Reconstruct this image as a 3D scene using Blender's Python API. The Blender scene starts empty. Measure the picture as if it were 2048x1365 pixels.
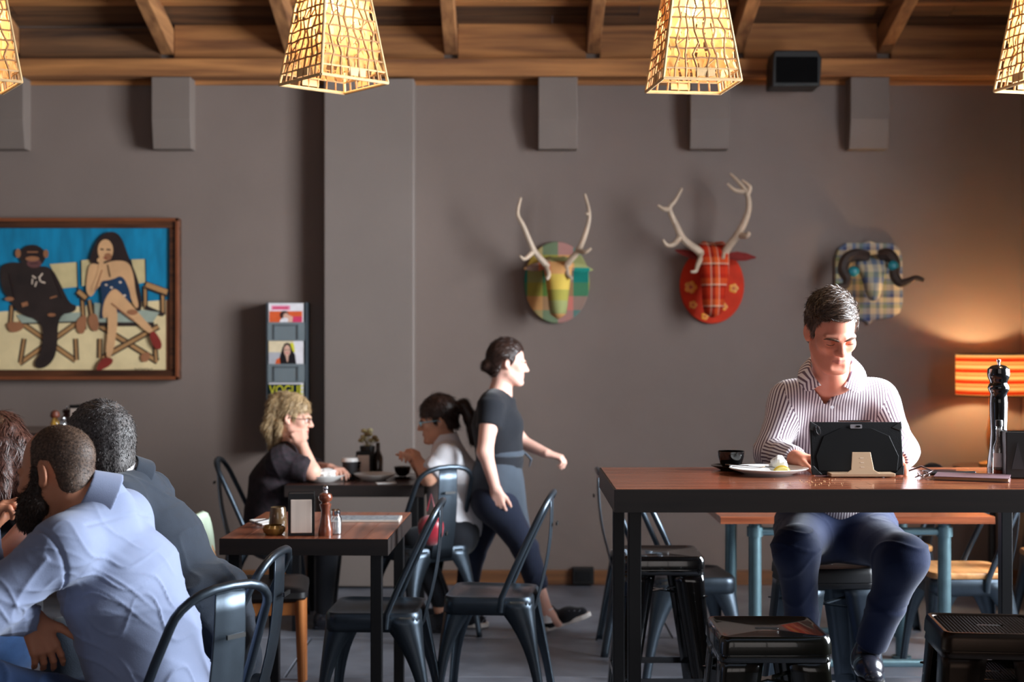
import bpy, bmesh, math, random
import numpy as np
from mathutils import Vector, Matrix
random.seed(7); np.random.seed(7)
SC = bpy.context.scene
COL = SC.collection
PI = math.pi
# ------------------------------------------------------------------ camera, world, lights, exposure
FPX = 2844.0          # 50 mm on 36 mm, 2048 px wide
EYE = 1.48
def P(u, v, d):       # photograph pixel at a real distance -> world point
    return np.array([(u-1024.0)/FPX*d, d, EYE-(v-682.5)/FPX*d])
cam_d = bpy.data.cameras.new('camera'); cam = bpy.data.objects.new('camera', cam_d); COL.objects.link(cam)
cam.location = (0, 0, EYE); cam.rotation_euler = (PI/2, 0, 0)
cam_d.lens = 50; cam_d.sensor_width = 36; cam_d.clip_start = .05
cam_d.dof.use_dof = True; cam_d.dof.focus_distance = 4.35; cam_d.dof.aperture_fstop = 2.8
SC.camera = cam
SC.view_settings.view_transform = 'Standard'; SC.view_settings.look = 'None'
SC.view_settings.gamma = 1; SC.view_settings.use_curve_mapping = False
SC.view_settings.exposure = 0.0
W = bpy.data.worlds.new('world'); SC.world = W; W.use_nodes = True
W.node_tree.nodes['Background'].inputs[0].default_value = (.62, .76, 1, 1)
W.node_tree.nodes['Background'].inputs[1].default_value = .6
def area(name, loc, target, sx, sy, power, col):
    l = bpy.data.lights.new(name, 'AREA'); l.shape = 'RECTANGLE'; l.size = sx; l.size_y = sy
    l.energy = power; l.color = col
    o = bpy.data.objects.new(name, l); COL.objects.link(o); o.location = loc
    o.rotation_euler = (Vector(target)-Vector(loc)).to_track_quat('-Z', 'Y').to_euler()
    return o
XR = 3.09     # right wall, with the street windows
area('window_daylight', (XR+.40, 4.95, 2.05), (-1, 4.85, 1.15), 2.7, 2.2, 1150, (.86, .93, 1.0))
area('front_fill', (.6, -2.75, 1.9), (.6, 3, 1.5), 4.0, 2.2, 32, (1.0, .82, .66))  # warm fill added behind the camera to lift the shaded fronts

# ------------------------------------------------------------------ materials
def lin(c):
    return c/12.92 if c <= .04045 else ((c+.055)/1.055)**2.4
def rgb(*c):
    if len(c) == 1:
        h = c[0].lstrip('#'); c = [int(h[i:i+2], 16) for i in (0, 2, 4)]
    return tuple(lin(x/255) for x in c)+(1,)
def new_mat(name):
    m = bpy.data.materials.new(name); m.use_nodes = True
    return m, m.node_tree.nodes, m.node_tree.links, m.node_tree.nodes['Principled BSDF']
def mapping(N, L, scale=(1, 1, 1), space='Object'):
    t = N.new('ShaderNodeTexCoord'); mp = N.new('ShaderNodeMapping'); mp.inputs['Scale'].default_value = scale
    L.new(t.outputs[space], mp.inputs['Vector']); return mp.outputs[0]
def pm(name, col, rough=.5, metal=0, var=.12, nscale=8, bump=0, bscale=60, scale=(1, 1, 1), coat=0, sheen=0, trans=0, spec=.5, sss=0, objvar=0, col2=None):
    """Principled surface with a noise-varied colour and a fine noise bump."""
    m, N, L, b = new_mat(name)
    b.inputs['Roughness'].default_value = rough; b.inputs['Metallic'].default_value = metal
    b.inputs['Coat Weight'].default_value = coat; b.inputs['Sheen Weight'].default_value = sheen
    b.inputs['Transmission Weight'].default_value = trans; b.inputs['Specular IOR Level'].default_value = spec
    if sss:
        b.inputs['Subsurface Weight'].default_value = sss; b.inputs['Subsurface Radius'].default_value = (.012, .004, .002)
        b.inputs['Subsurface Scale'].default_value = 1
    v = mapping(N, L, scale)
    n = N.new('ShaderNodeTexNoise'); n.inputs['Scale'].default_value = nscale; n.inputs['Detail'].default_value = 6
    L.new(v, n.inputs['Vector'])
    r = N.new('ShaderNodeValToRGB'); c = np.array(col[:3])
    r.color_ramp.elements[0].position = .3; r.color_ramp.elements[1].position = .7
    r.color_ramp.elements[0].color = tuple(np.clip(c*(1-var), 0, 1))+(1,)
    r.color_ramp.elements[1].color = (tuple(np.clip(c*(1+var), 0, 1))+(1,)) if col2 is None else col2
    L.new(n.outputs['Fac'], r.inputs[0]); out = r.outputs[0]
    if objvar:
        oi = N.new('ShaderNodeObjectInfo'); h = N.new('ShaderNodeHueSaturation')
        mr = N.new('ShaderNodeMapRange'); mr.inputs[3].default_value = 1-objvar; mr.inputs[4].default_value = 1+objvar
        L.new(oi.outputs['Random'], mr.inputs[0]); L.new(mr.outputs[0], h.inputs['Value']); L.new(out, h.inputs['Color']); out = h.outputs[0]
    L.new(out, b.inputs['Base Color'])
    if bump:
        n2 = N.new('ShaderNodeTexNoise'); n2.inputs['Scale'].default_value = bscale; n2.inputs['Detail'].default_value = 4
        L.new(v, n2.inputs['Vector'])
        bp = N.new('ShaderNodeBump'); bp.inputs['Strength'].default_value = bump; bp.inputs['Distance'].default_value = .003
        L.new(n2.outputs['Fac'], bp.inputs['Height']); L.new(bp.outputs[0], b.inputs['Normal'])
    return m
def wood(name, dark, light, axis=0, rough=.35, coat=0, objvar=.18, grain=1.0, bump=.15):
    m, N, L, b = new_mat(name)
    sc = [22*grain]*3; sc[axis] = 1.3*grain
    v = mapping(N, L, tuple(sc))
    oi = N.new('ShaderNodeObjectInfo'); ad = N.new('ShaderNodeVectorMath'); ad.operation = 'ADD'
    cx = N.new('ShaderNodeCombineXYZ'); mu = N.new('ShaderNodeMath'); mu.operation = 'MULTIPLY'; mu.inputs[1].default_value = 37
    L.new(oi.outputs['Random'], mu.inputs[0])
    for i in range(3): L.new(mu.outputs[0], cx.inputs[i])
    L.new(v, ad.inputs[0]); L.new(cx.outputs[0], ad.inputs[1])
    n = N.new('ShaderNodeTexNoise'); n.inputs['Scale'].default_value = 1.6; n.inputs['Detail'].default_value = 8; n.inputs['Distortion'].default_value = .2
    L.new(ad.outputs[0], n.inputs['Vector'])
    r = N.new('ShaderNodeValToRGB'); r.color_ramp.elements[0].position = .32; r.color_ramp.elements[1].position = .68
    r.color_ramp.elements[0].color = dark; r.color_ramp.elements[1].color = light
    L.new(n.outputs['Fac'], r.inputs[0])
    h = N.new('ShaderNodeHueSaturation'); mr = N.new('ShaderNodeMapRange')
    mr.inputs[3].default_value = 1-objvar; mr.inputs[4].default_value = 1+objvar
    L.new(oi.outputs['Random'], mr.inputs[0]); L.new(mr.outputs[0], h.inputs['Value']); L.new(r.outputs[0], h.inputs['Color'])
    L.new(h.outputs[0], b.inputs['Base Color'])
    b.inputs['Roughness'].default_value = rough; b.inputs['Coat Weight'].default_value = coat; b.inputs['Coat Roughness'].default_value = .2
    bp = N.new('ShaderNodeBump'); bp.inputs['Strength'].default_value = bump; bp.inputs['Distance'].default_value = .002
    L.new(n.outputs['Fac'], bp.inputs['Height']); L.new(bp.outputs[0], b.inputs['Normal'])
    return m
def emit(name, col, strength):
    m, N, L, b = new_mat(name)
    b.inputs['Base Color'].default_value = col; b.inputs['Emission Color'].default_value = col
    b.inputs['Emission Strength'].default_value = strength
    return m
def glassy(name, tint=(1, 1, 1, 1), gloss=.12, rough=.03):
    m, N, L, b = new_mat(name); N.remove(b)
    t = N.new('ShaderNodeBsdfTransparent'); t.inputs[0].default_value = tint
    g = N.new('ShaderNodeBsdfGlossy'); g.inputs['Roughness'].default_value = rough
    fr = N.new('ShaderNodeFresnel'); fr.inputs[0].default_value = 1.45
    ad = N.new('ShaderNodeMath'); ad.operation = 'MULTIPLY_ADD'; ad.inputs[1].default_value = .7; ad.inputs[2].default_value = gloss*.4
    mx = N.new('ShaderNodeMixShader'); L.new(fr.outputs[0], ad.inputs[0]); L.new(ad.outputs[0], mx.inputs[0])
    L.new(t.outputs[0], mx.inputs[1]); L.new(g.outputs[0], mx.inputs[2]); L.new(mx.outputs[0], N['Material Output'].inputs[0])
    return m
def translucent(name, col, frac=.6, var=.15, nscale=30):
    m, N, L, b = new_mat(name); N.remove(b)
    v = mapping(N, L); n = N.new('ShaderNodeTexNoise'); n.inputs['Scale'].default_value = nscale; L.new(v, n.inputs['Vector'])
    r = N.new('ShaderNodeValToRGB'); c = np.array(col[:3])
    r.color_ramp.elements[0].position = .3; r.color_ramp.elements[1].position = .7
    r.color_ramp.elements[0].color = tuple(c*(1-var))+(1,); r.color_ramp.elements[1].color = tuple(np.clip(c*(1+var), 0, 1))+(1,)
    L.new(n.outputs['Fac'], r.inputs[0])
    d = N.new('ShaderNodeBsdfDiffuse'); t = N.new('ShaderNodeBsdfTranslucent'); mx = N.new('ShaderNodeMixShader'); mx.inputs[0].default_value = frac
    L.new(r.outputs[0], d.inputs[0]); L.new(r.outputs[0], t.inputs[0])
    L.new(d.outputs[0], mx.inputs[1]); L.new(t.outputs[0], mx.inputs[2]); L.new(mx.outputs[0], N['Material Output'].inputs[0])
    return m
def plaid(name, cx, cz, sx, sz, rough=.8, diag=0.0, fine=0):
    """Woven check: colour steps across x multiplied/mixed with colour steps along z."""
    m, N, L, b = new_mat(name); b.inputs['Roughness'].default_value = rough; b.inputs['Specular IOR Level'].default_value = .15
    t = N.new('ShaderNodeTexCoord'); s = N.new('ShaderNodeSeparateXYZ'); L.new(t.outputs['Object'], s.inputs[0])
    outs = []
    for ax, cols, k in (('X', cx, sx), ('Z', cz, sz)):
        f = N.new('ShaderNodeMath'); f.operation = 'MULTIPLY'; f.inputs[1].default_value = k; L.new(s.outputs[ax], f.inputs[0])
        g = N.new('ShaderNodeMath'); g.operation = 'FRACT'; L.new(f.outputs[0], g.inputs[0])
        r = N.new('ShaderNodeValToRGB'); r.color_ramp.interpolation = 'CONSTANT'
        el = r.color_ramp.elements
        for i, (p, c) in enumerate(cols):
            e = el[i] if i < 2 else el.new(p)
            e.position = p; e.color = c
        L.new(g.outputs[0], r.inputs[0]); outs.append(r.outputs[0])
    mx = N.new('ShaderNodeMix'); mx.data_type = 'RGBA'; mx.inputs[0].default_value = .5
    L.new(outs[0], mx.inputs[6]); L.new(outs[1], mx.inputs[7])
    L.new(mx.outputs[2], b.inputs['Base Color'])
    n = N.new('ShaderNodeTexNoise'); n.inputs['Scale'].default_value = 300; L.new(t.outputs['Object'], n.inputs['Vector'])
    bp = N.new('ShaderNodeBump'); bp.inputs['Strength'].default_value = .3; bp.inputs['Distance'].default_value = .002
    L.new(n.outputs['Fac'], bp.inputs['Height']); L.new(bp.outputs[0], b.inputs['Normal'])
    return m

# ------------------------------------------------------------------ object helpers
def link(name, me, mats, parent=None, world=True):
    if not isinstance(mats, (list, tuple)): mats = [mats]
    if len(me.materials) == 0:
        for m in mats: me.materials.append(m)
    o = bpy.data.objects.new(name, me); COL.objects.link(o)
    if parent is not None:
        o.parent = parent
        if world: o.matrix_parent_inverse = mat_of(parent).inverted()
    return o
def mat_of(o):
    M = o.matrix_basis.copy()
    if o.parent is not None: M = mat_of(o.parent) @ o.matrix_parent_inverse @ M
    return M
def tag(o, label=None, cat=None, group=None, kind=None):
    if label: o['label'] = label
    if cat: o['category'] = cat
    if group: o['group'] = group
    if kind: o['kind'] = kind
    return o
def thing(name, label, cat, loc=(0, 0, 0), rz=0, group=None):
    o = bpy.data.objects.new(name, None); COL.objects.link(o); o.location = tuple(float(x) for x in loc); o.rotation_euler = (0, 0, rz)
    o.empty_display_size = .1
    return tag(o, label, cat, group)
def dup(src, loc=None, rz=None, label=None, group=None, scale=None):
    def cp(o, par):
        c = o.copy(); COL.objects.link(c)
        if par is not None: c.parent = par
        for ch in [x for x in bpy.data.objects if x.parent is o]: cp(ch, c)
        return c
    kids = {}
    r = cp(src, None)
    if loc is not None: r.location = tuple(float(x) for x in loc)
    if rz is not None: r.rotation_euler = (0, 0, rz)
    if label: r['label'] = label
    if group: r['group'] = group
    return r
def np_mesh(name, V, Fq, smooth=True, Ft=None):
    me = bpy.data.meshes.new(name)
    V = np.asarray(V, np.float32); Fq = np.asarray(Fq, np.int32)
    me.vertices.add(len(V)); me.vertices.foreach_set('co', V.ravel())
    k = Fq.shape[1]; nf = len(Fq)
    loops = Fq.ravel(); starts = np.arange(nf)*k; tot = np.full(nf, k)
    if Ft is not None and len(Ft):
        Ft = np.asarray(Ft, np.int32); starts = np.concatenate([starts, len(loops)+np.arange(len(Ft))*3])
        loops = np.concatenate([loops, Ft.ravel()]); tot = np.concatenate([tot, np.full(len(Ft), 3)])
    me.loops.add(len(loops)); me.loops.foreach_set('vertex_index', loops.astype(np.int32))
    me.polygons.add(len(tot)); me.polygons.foreach_set('loop_start', starts.astype(np.int32))
    me.polygons.foreach_set('loop_total', tot.astype(np.int32))
    me.polygons.foreach_set('use_smooth', np.full(len(tot), smooth))
    me.update(calc_edges=True)
    return me
def frame_of(d, hint=(0, 0, 1)):
    d = np.asarray(d, float); d = d/np.linalg.norm(d); h = np.asarray(hint, float)
    s = np.cross(d, h)
    if np.linalg.norm(s) < 1e-4: s = np.cross(d, (1, 0, 0))
    s /= np.linalg.norm(s); u = np.cross(s, d)
    return d, s, u
class MB:
    """Collects shapes; build() links them as ONE mesh object."""
    def __init__(s): s.v = []; s.f = []; s.m = []
    def add(s, V, F, mi=0):
        b = len(s.v); s.v += [tuple(float(c) for c in p) for p in V]
        s.f += [tuple(b+i for i in f) for f in F]; s.m += [mi]*len(F); return s
    def box(s, c, size, rot=None, mi=0, taper=1.0):
        hx, hy, hz = [q/2 for q in size]
        pts = [(x*(taper if z > 0 else 1), y*(taper if z > 0 else 1), z) for z in (-hz, hz) for y in (-hy, hy) for x in (-hx, hx)]
        if rot is not None: pts = [tuple(rot @ Vector(p)) for p in pts]
        pts = [(p[0]+c[0], p[1]+c[1], p[2]+c[2]) for p in pts]
        return s.add(pts, [(0, 2, 3, 1), (4, 5, 7, 6), (0, 1, 5, 4), (2, 6, 7, 3), (0, 4, 6, 2), (1, 3, 7, 5)], mi)
    def bar(s, a, b, w, h, mi=0, hint=(0, 0, 1)):
        a = np.asarray(a, float); b = np.asarray(b, float); d, sd, up = frame_of(b-a, hint)
        pts = [q+sd*x*w/2+up*y*h/2 for q in (a, b) for x, y in ((-1, -1), (1, -1), (1, 1), (-1, 1))]
        return s.add(pts, [(3, 2, 1, 0), (4, 5, 6, 7), (0, 1, 5, 4), (1, 2, 6, 5), (2, 3, 7, 6), (3, 0, 4, 7)], mi)
    def tube(s, pts, r, n=10, closed=False, mi=0, flat=1.0, hint=None):
        pts = [np.asarray(p, float) for p in pts]; m = len(pts)
        rr = r if hasattr(r, '__len__') else [r]*m
        tang = []
        for i in range(m):
            a = pts[(i-1) % m] if closed or i > 0 else pts[0]; b = pts[(i+1) % m] if closed or i < m-1 else pts[-1]
            t = b-a; tang.append(t/(np.linalg.norm(t)+1e-12))
        u = np.cross(tang[0], (0, 0, 1) if hint is None else hint)
        if np.linalg.norm(u) < 1e-3: u = np.cross(tang[0], (1, 0, 0))
        u /= np.linalg.norm(u); V = []
        for i in range(m):
            u = u-tang[i]*np.dot(u, tang[i]); u /= np.linalg.norm(u); w = np.cross(tang[i], u)
            for k in range(n):
                a = 2*PI*k/n; V.append(pts[i]+rr[i]*(math.cos(a)*u+flat*math.sin(a)*w))
        F = []
        for i in range(m if closed else m-1):
            for k in range(n):
                j = (i+1) % m; F.append((i*n+k, i*n+(k+1) % n, j*n+(k+1) % n, j*n+k))
        if not closed: F += [tuple(range(n))[::-1], tuple((m-1)*n+k for k in range(n))]
        return s.add(V, F, mi)
    def lathe(s, prof, c=(0, 0, 0), n=28, axis=None, mi=0, sx=1, sy=1):
        V = []; m = len(prof)
        for (r, z) in prof:
            for k in range(n):
                a = 2*PI*k/n; p = Vector((r*math.cos(a)*sx, r*math.sin(a)*sy, z))
                if axis is not None: p = axis @ p
                V.append((p[0]+c[0], p[1]+c[1], p[2]+c[2]))
        F = [(i*n+k, i*n+(k+1) % n, (i+1)*n+(k+1) % n, (i+1)*n+k) for i in range(m-1) for k in range(n)]
        F += [tuple(range(n))[::-1], tuple((m-1)*n+k for k in range(n))]
        return s.add(V, F, mi)
    def prism(s, poly, t, fn, mi=0):
        """poly 2D, extruded 0..t; fn(a,b,h) -> xyz."""
        n = len(poly); V = [fn(a, b, 0) for a, b in poly]+[fn(a, b, t) for a, b in poly]
        F = [tuple(range(n))[::-1], tuple(range(n, 2*n))]+[(i, (i+1) % n, n+(i+1) % n, n+i) for i in range(n)]
        return s.add(V, F, mi)
    def sheet(s, rows, mi=0):
        m = len(rows); n = len(rows[0]); V = [p for r in rows for p in r]
        return s.add(V, [(i*n+k, i*n+k+1, (i+1)*n+k+1, (i+1)*n+k) for i in range(m-1) for k in range(n-1)], mi)
    def ball(s, c, r, n=12, mi=0, sq=(1, 1, 1)):
        prof = [(max(1e-4, r*math.sin(PI*i/n)), -r*math.cos(PI*i/n)) for i in range(n+1)]
        V = []; 
        for rr, z in prof:
            for k in range(n*2): a = PI*k/n; V.append((c[0]+rr*math.cos(a)*sq[0], c[1]+rr*math.sin(a)*sq[1], c[2]+z*sq[2]))
        q = n*2
        return s.add(V, [(i*q+k, i*q+(k+1) % q, (i+1)*q+(k+1) % q, (i+1)*q+k) for i in range(n) for k in range(q)], mi)
    def build(s, name, mats, parent=None, smooth=True, bevel=0, world=True, solid=0, angle=38, recalc=True):
        me = bpy.data.meshes.new(name); me.from_pydata(s.v, [], s.f); me.update()
        if not isinstance(mats, (list, tuple)): mats = [mats]
        for m in mats: me.materials.append(m)
        if len(mats) > 1: me.polygons.foreach_set('material_index', s.m)
        if recalc:
            bm = bmesh.new(); bm.from_mesh(me); bmesh.ops.recalc_face_normals(bm, faces=bm.faces); bm.to_mesh(me); bm.free()
        if smooth:
            me.polygons.foreach_set('use_smooth', [True]*len(me.polygons)); me.set_sharp_from_angle(angle=math.radians(angle))
        o = link(name, me, mats, parent, world)
        if solid:
            md = o.modifiers.new('solid', 'SOLIDIFY'); md.thickness = solid; md.offset = 0
        if bevel:
            md = o.modifiers.new('bevel', 'BEVEL'); md.width = bevel; md.segments = 2; md.limit_method = 'ANGLE'; md.angle_limit = math.radians(40)
        return o
# ------------------------------------------------------------------ smooth sculpting: distance fields meshed by surface nets
def nrm(v):
    v = np.asarray(v, float); return v/np.linalg.norm(v)
def vec(*a): return np.array(a, float)
def sd_poly(px, py, poly):
    d = None; s = np.ones_like(px); n = len(poly); j = n-1
    for i in range(n):
        vi = poly[i]; vj = poly[j]; ex, ey = vj[0]-vi[0], vj[1]-vi[1]
        wx, wy = px-vi[0], py-vi[1]; t = np.clip((wx*ex+wy*ey)/(ex*ex+ey*ey), 0, 1)
        bx, by = wx-ex*t, wy-ey*t; q = bx*bx+by*by; d = q if d is None else np.minimum(d, q)
        c1 = py >= vi[1]; c2 = py < vj[1]; c3 = ex*wy > ey*wx
        s = np.where((c1 & c2 & c3) | (~c1 & ~c2 & ~c3), -s, s); j = i
    return s*np.sqrt(d)
class SDF:
    def __init__(s): s.ops = []
    def _add(s, fn, lo, hi, k, op): s.ops.append((fn, np.asarray(lo, float), np.asarray(hi, float), k, op)); return s
    def rc(s, a, b, ra, rb, k=.02, op='+', flat=None):
        """tapered capsule; flat=(dir, factor<1): cross-section widened along dir by 1/factor."""
        a = np.asarray(a, float); b = np.asarray(b, float); ba = b-a; L2 = max(float(ba @ ba), 1e-9)
        def fn(X, Y, Z):
            x, y, z = X-a[0], Y-a[1], Z-a[2]; bx, by, bz = ba
            if flat is not None:
                n, f = flat; e = (x*n[0]+y*n[1]+z*n[2])*(f-1); x = x+e*n[0]; y = y+e*n[1]; z = z+e*n[2]
                e = (ba @ n)*(f-1); bx, by, bz = ba+e*np.asarray(n)
            l2 = max(bx*bx+by*by+bz*bz, 1e-9)
            t = np.clip((x*bx+y*by+z*bz)/l2, 0, 1)
            return np.sqrt((x-t*bx)**2+(y-t*by)**2+(z-t*bz)**2)-(ra+(rb-ra)*t)
        m = max(ra, rb)/(1 if flat is None else flat[1])
        return s._add(fn, np.minimum(a, b)-m, np.maximum(a, b)+m, k, op)
    def cc(s, a, b, ra, rb, k=.01, op='+', rnd=.004):
        """capped (flat-ended) tapered cylinder."""
        a = np.asarray(a, float); b = np.asarray(b, float); ba = b-a; L = float(np.linalg.norm(ba)); u = ba/L
        def fn(X, Y, Z):
            x, y, z = X-a[0], Y-a[1], Z-a[2]; h = x*u[0]+y*u[1]+z*u[2]
            rad = np.sqrt(np.maximum(x*x+y*y+z*z-h*h, 0)); t = np.clip(h/L, 0, 1)
            dx = rad-(ra+(rb-ra)*t)+rnd; dy = np.abs(h-L/2)-L/2+rnd
            return np.minimum(np.maximum(dx, dy), 0)+np.sqrt(np.maximum(dx, 0)**2+np.maximum(dy, 0)**2)-rnd
        m = max(ra, rb)
        return s._add(fn, np.minimum(a, b)-m, np.maximum(a, b)+m, k, op)
    def el(s, c, r, R=None, k=.02, op='+'):
        c = np.asarray(c, float); r = np.asarray(r, float); R = np.eye(3) if R is None else np.asarray(R)
        def fn(X, Y, Z):
            x, y, z = X-c[0], Y-c[1], Z-c[2]
            q = [x*R[0, i]+y*R[1, i]+z*R[2, i] for i in range(3)]
            k0 = np.sqrt(sum((q[i]/r[i])**2 for i in range(3))); k1 = np.sqrt(sum((q[i]/r[i]**2)**2 for i in range(3)))
            return k0*(k0-1)/np.maximum(k1, 1e-6)
        m = float(r.max())
        return s._add(fn, c-m, c+m, k, op)
    def slab(s, fn, lo, hi, k=.005, op='-'): return s._add(fn, lo, hi, k, op)
    def mesh(s, h, zones=(), pad=.02, post=None):
        lo = np.min([o[1] for o in s.ops if o[4] == '+'], axis=0)-pad; hi = np.max([o[2] for o in s.ops if o[4] == '+'], axis=0)+pad
        ax = []
        for i in range(3):
            x = lo[i]; out = []
            while x < hi[i]+h:
                out.append(x); st = h
                for (zl, zh, zf) in zones:
                    if zl[i] <= x < zh[i]: st = min(st, zf)
                x += st
            ax.append(np.array(out, np.float32))
        xs, ys, zs = ax
        F = np.full((len(xs), len(ys), len(zs)), .05, np.float32)
        for fn, l, u, k, op in s.ops:
            m = max(k, .012)+2.5*h
            i0, i1 = np.searchsorted(xs, (l[0]-m, u[0]+m)); j0, j1 = np.searchsorted(ys, (l[1]-m, u[1]+m)); k0, k1 = np.searchsorted(zs, (l[2]-m, u[2]+m))
            if i1 <= i0 or j1 <= j0 or k1 <= k0: continue
            d = fn(xs[i0:i1, None, None], ys[None, j0:j1, None], zs[None, None, k0:k1]).astype(np.float32)
            A = F[i0:i1, j0:j1, k0:k1]
            if op == '+':
                hh = np.maximum(k-np.abs(A-d), 0)/k; A[...] = np.minimum(A, d)-hh*hh*k*.25
            elif op == '-':
                d = -d; hh = np.maximum(k-np.abs(A-d), 0)/k; A[...] = np.maximum(A, d)+hh*hh*k*.25
            else:   # 'i' intersect (the op's box must cover everything)
                hh = np.maximum(k-np.abs(A-d), 0)/k; A[...] = np.maximum(A, d)+hh*hh*k*.25
        if post is not None: F = post(F, xs, ys, zs)
        F[0] = F[-1] = .05; F[:, 0] = F[:, -1] = .05; F[:, :, 0] = F[:, :, -1] = .05
        return surface_nets(F, xs, ys, zs)
def surface_nets(F, xs, ys, zs):
    neg = F < 0
    cnt = np.zeros(tuple(q-1 for q in F.shape), np.uint8)
    for a in (0, 1):
        for b in (0, 1):
            for c in (0, 1):
                cnt += neg[a:F.shape[0]-1+a, b:F.shape[1]-1+b, c:F.shape[2]-1+c]
    mask = (cnt > 0) & (cnt < 8); cells = np.argwhere(mask); n = len(cells)
    idx = np.full(mask.shape, -1, np.int32); idx[mask] = np.arange(n)
    acc = np.zeros((n, 3), np.float32); num = np.zeros(n, np.float32)
    I, J, K = cells.T
    corners = [(a, b, c) for a in (0, 1) for b in (0, 1) for c in (0, 1)]
    val = {q: F[I+q[0], J+q[1], K+q[2]] for q in corners}
    for q in corners:
        for ax in range(3):
            if q[ax]: continue
            q2 = list(q); q2[ax] = 1; q2 = tuple(q2); fa, fb = val[q], val[q2]
            cr = (fa < 0) != (fb < 0); t = np.where(cr, fa/np.where(cr, fa-fb, 1), 0)
            p = np.tile(np.array(q, np.float32), (n, 1)); p[:, ax] += t
            acc += p*cr[:, None]; num += cr
    g = cells+acc/num[:, None]
    V = np.stack([np.interp(g[:, i], np.arange(len(a)), a) for i, a in enumerate((xs, ys, zs))], 1)
    quads = []
    for ax in range(3):
        sl0 = [slice(None)]*3; sl1 = [slice(None)]*3; sl0[ax] = slice(0, -1); sl1[ax] = slice(1, None)
        dif = neg[tuple(sl0)] != neg[tuple(sl1)]
        e = np.argwhere(dif); o1, o2 = [(1, 2), (2, 0), (0, 1)][ax]
        e = e[(e[:, o1] > 0) & (e[:, o2] > 0)]
        e = e[(e[:, o1] < mask.shape[o1]) & (e[:, o2] < mask.shape[o2])]
        flip = neg[tuple(e.T)]
        def cell(d1, d2):
            c = e.copy(); c[:, o1] -= d1; c[:, o2] -= d2; return idx[tuple(c.T)]
        q = np.stack([cell(1, 1), cell(0, 1), cell(0, 0), cell(1, 0)], 1)
        q[~flip] = q[~flip][:, ::-1]; quads.append(q)
    return V, np.concatenate(quads)
def vnormals(V, Fq):
    n = np.cross(V[Fq[:, 2]]-V[Fq[:, 0]], V[Fq[:, 3]]-V[Fq[:, 1]]); N = np.zeros_like(V)
    for i in range(4): np.add.at(N, Fq[:, i], n)
    return N/(np.linalg.norm(N, axis=1, keepdims=True)+1e-12)
def relax(V, Fq, it=2, lam=.5):
    for _ in range(it):
        acc = np.zeros_like(V); c = np.zeros(len(V))
        for i in range(4):
            a, b = Fq[:, i], Fq[:, (i+1) % 4]
            np.add.at(acc, a, V[b]); np.add.at(acc, b, V[a]); np.add.at(c, a, 1); np.add.at(c, b, 1)
        V = V*(1-lam)+lam*acc/np.maximum(c, 1)[:, None]
    return V
def ridged(p, dirs, freq, seed, sharp=2.0, warp=1.1):
    """Fold-like noise: warped ridges across the given directions, 0..1."""
    r = np.random.RandomState(seed); out = np.zeros(len(p))
    for d in dirs:
        d = nrm(d); w = sum(np.sin(p @ (r.randn(3)*freq*.5)+r.rand()*6.28) for _ in range(3))
        amp = .5+.5*np.sin(p @ (r.randn(3)*freq*.28)+r.rand()*6.28)
        out += amp*(1-np.abs(np.sin((p @ d)*freq+warp*w)))**sharp
    return out/len(dirs)
def nz(p, freq, seed, n=5):
    r = np.random.RandomState(seed); return sum(np.sin(p @ (r.randn(3)*freq)+r.rand()*6.28) for _ in range(n))/n
def sdf_obj(name, sdf, h, mats, parent, zones=(), smooth_it=1, disp=None, faces_mat=None, attr=None):
    V, Fq = sdf.mesh(h, zones)
    if smooth_it: V = relax(V, Fq, smooth_it)
    if disp is not None:
        N = vnormals(V, Fq); V = V+N*disp(V, N)[:, None]
    me = np_mesh(name, V, Fq)
    if not isinstance(mats, (list, tuple)): mats = [mats]
    for m in mats: me.materials.append(m)
    if faces_mat is not None: me.polygons.foreach_set('material_index', faces_mat(V[Fq].mean(1)).astype(np.int32))
    if attr is not None:
        for an, fn in attr.items():
            a = me.attributes.new(an, 'FLOAT', 'CORNER'); a.data.foreach_set('value', fn(V, Fq).astype(np.float32).ravel())
    return link(name, me, mats, parent), V, Fq

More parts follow.
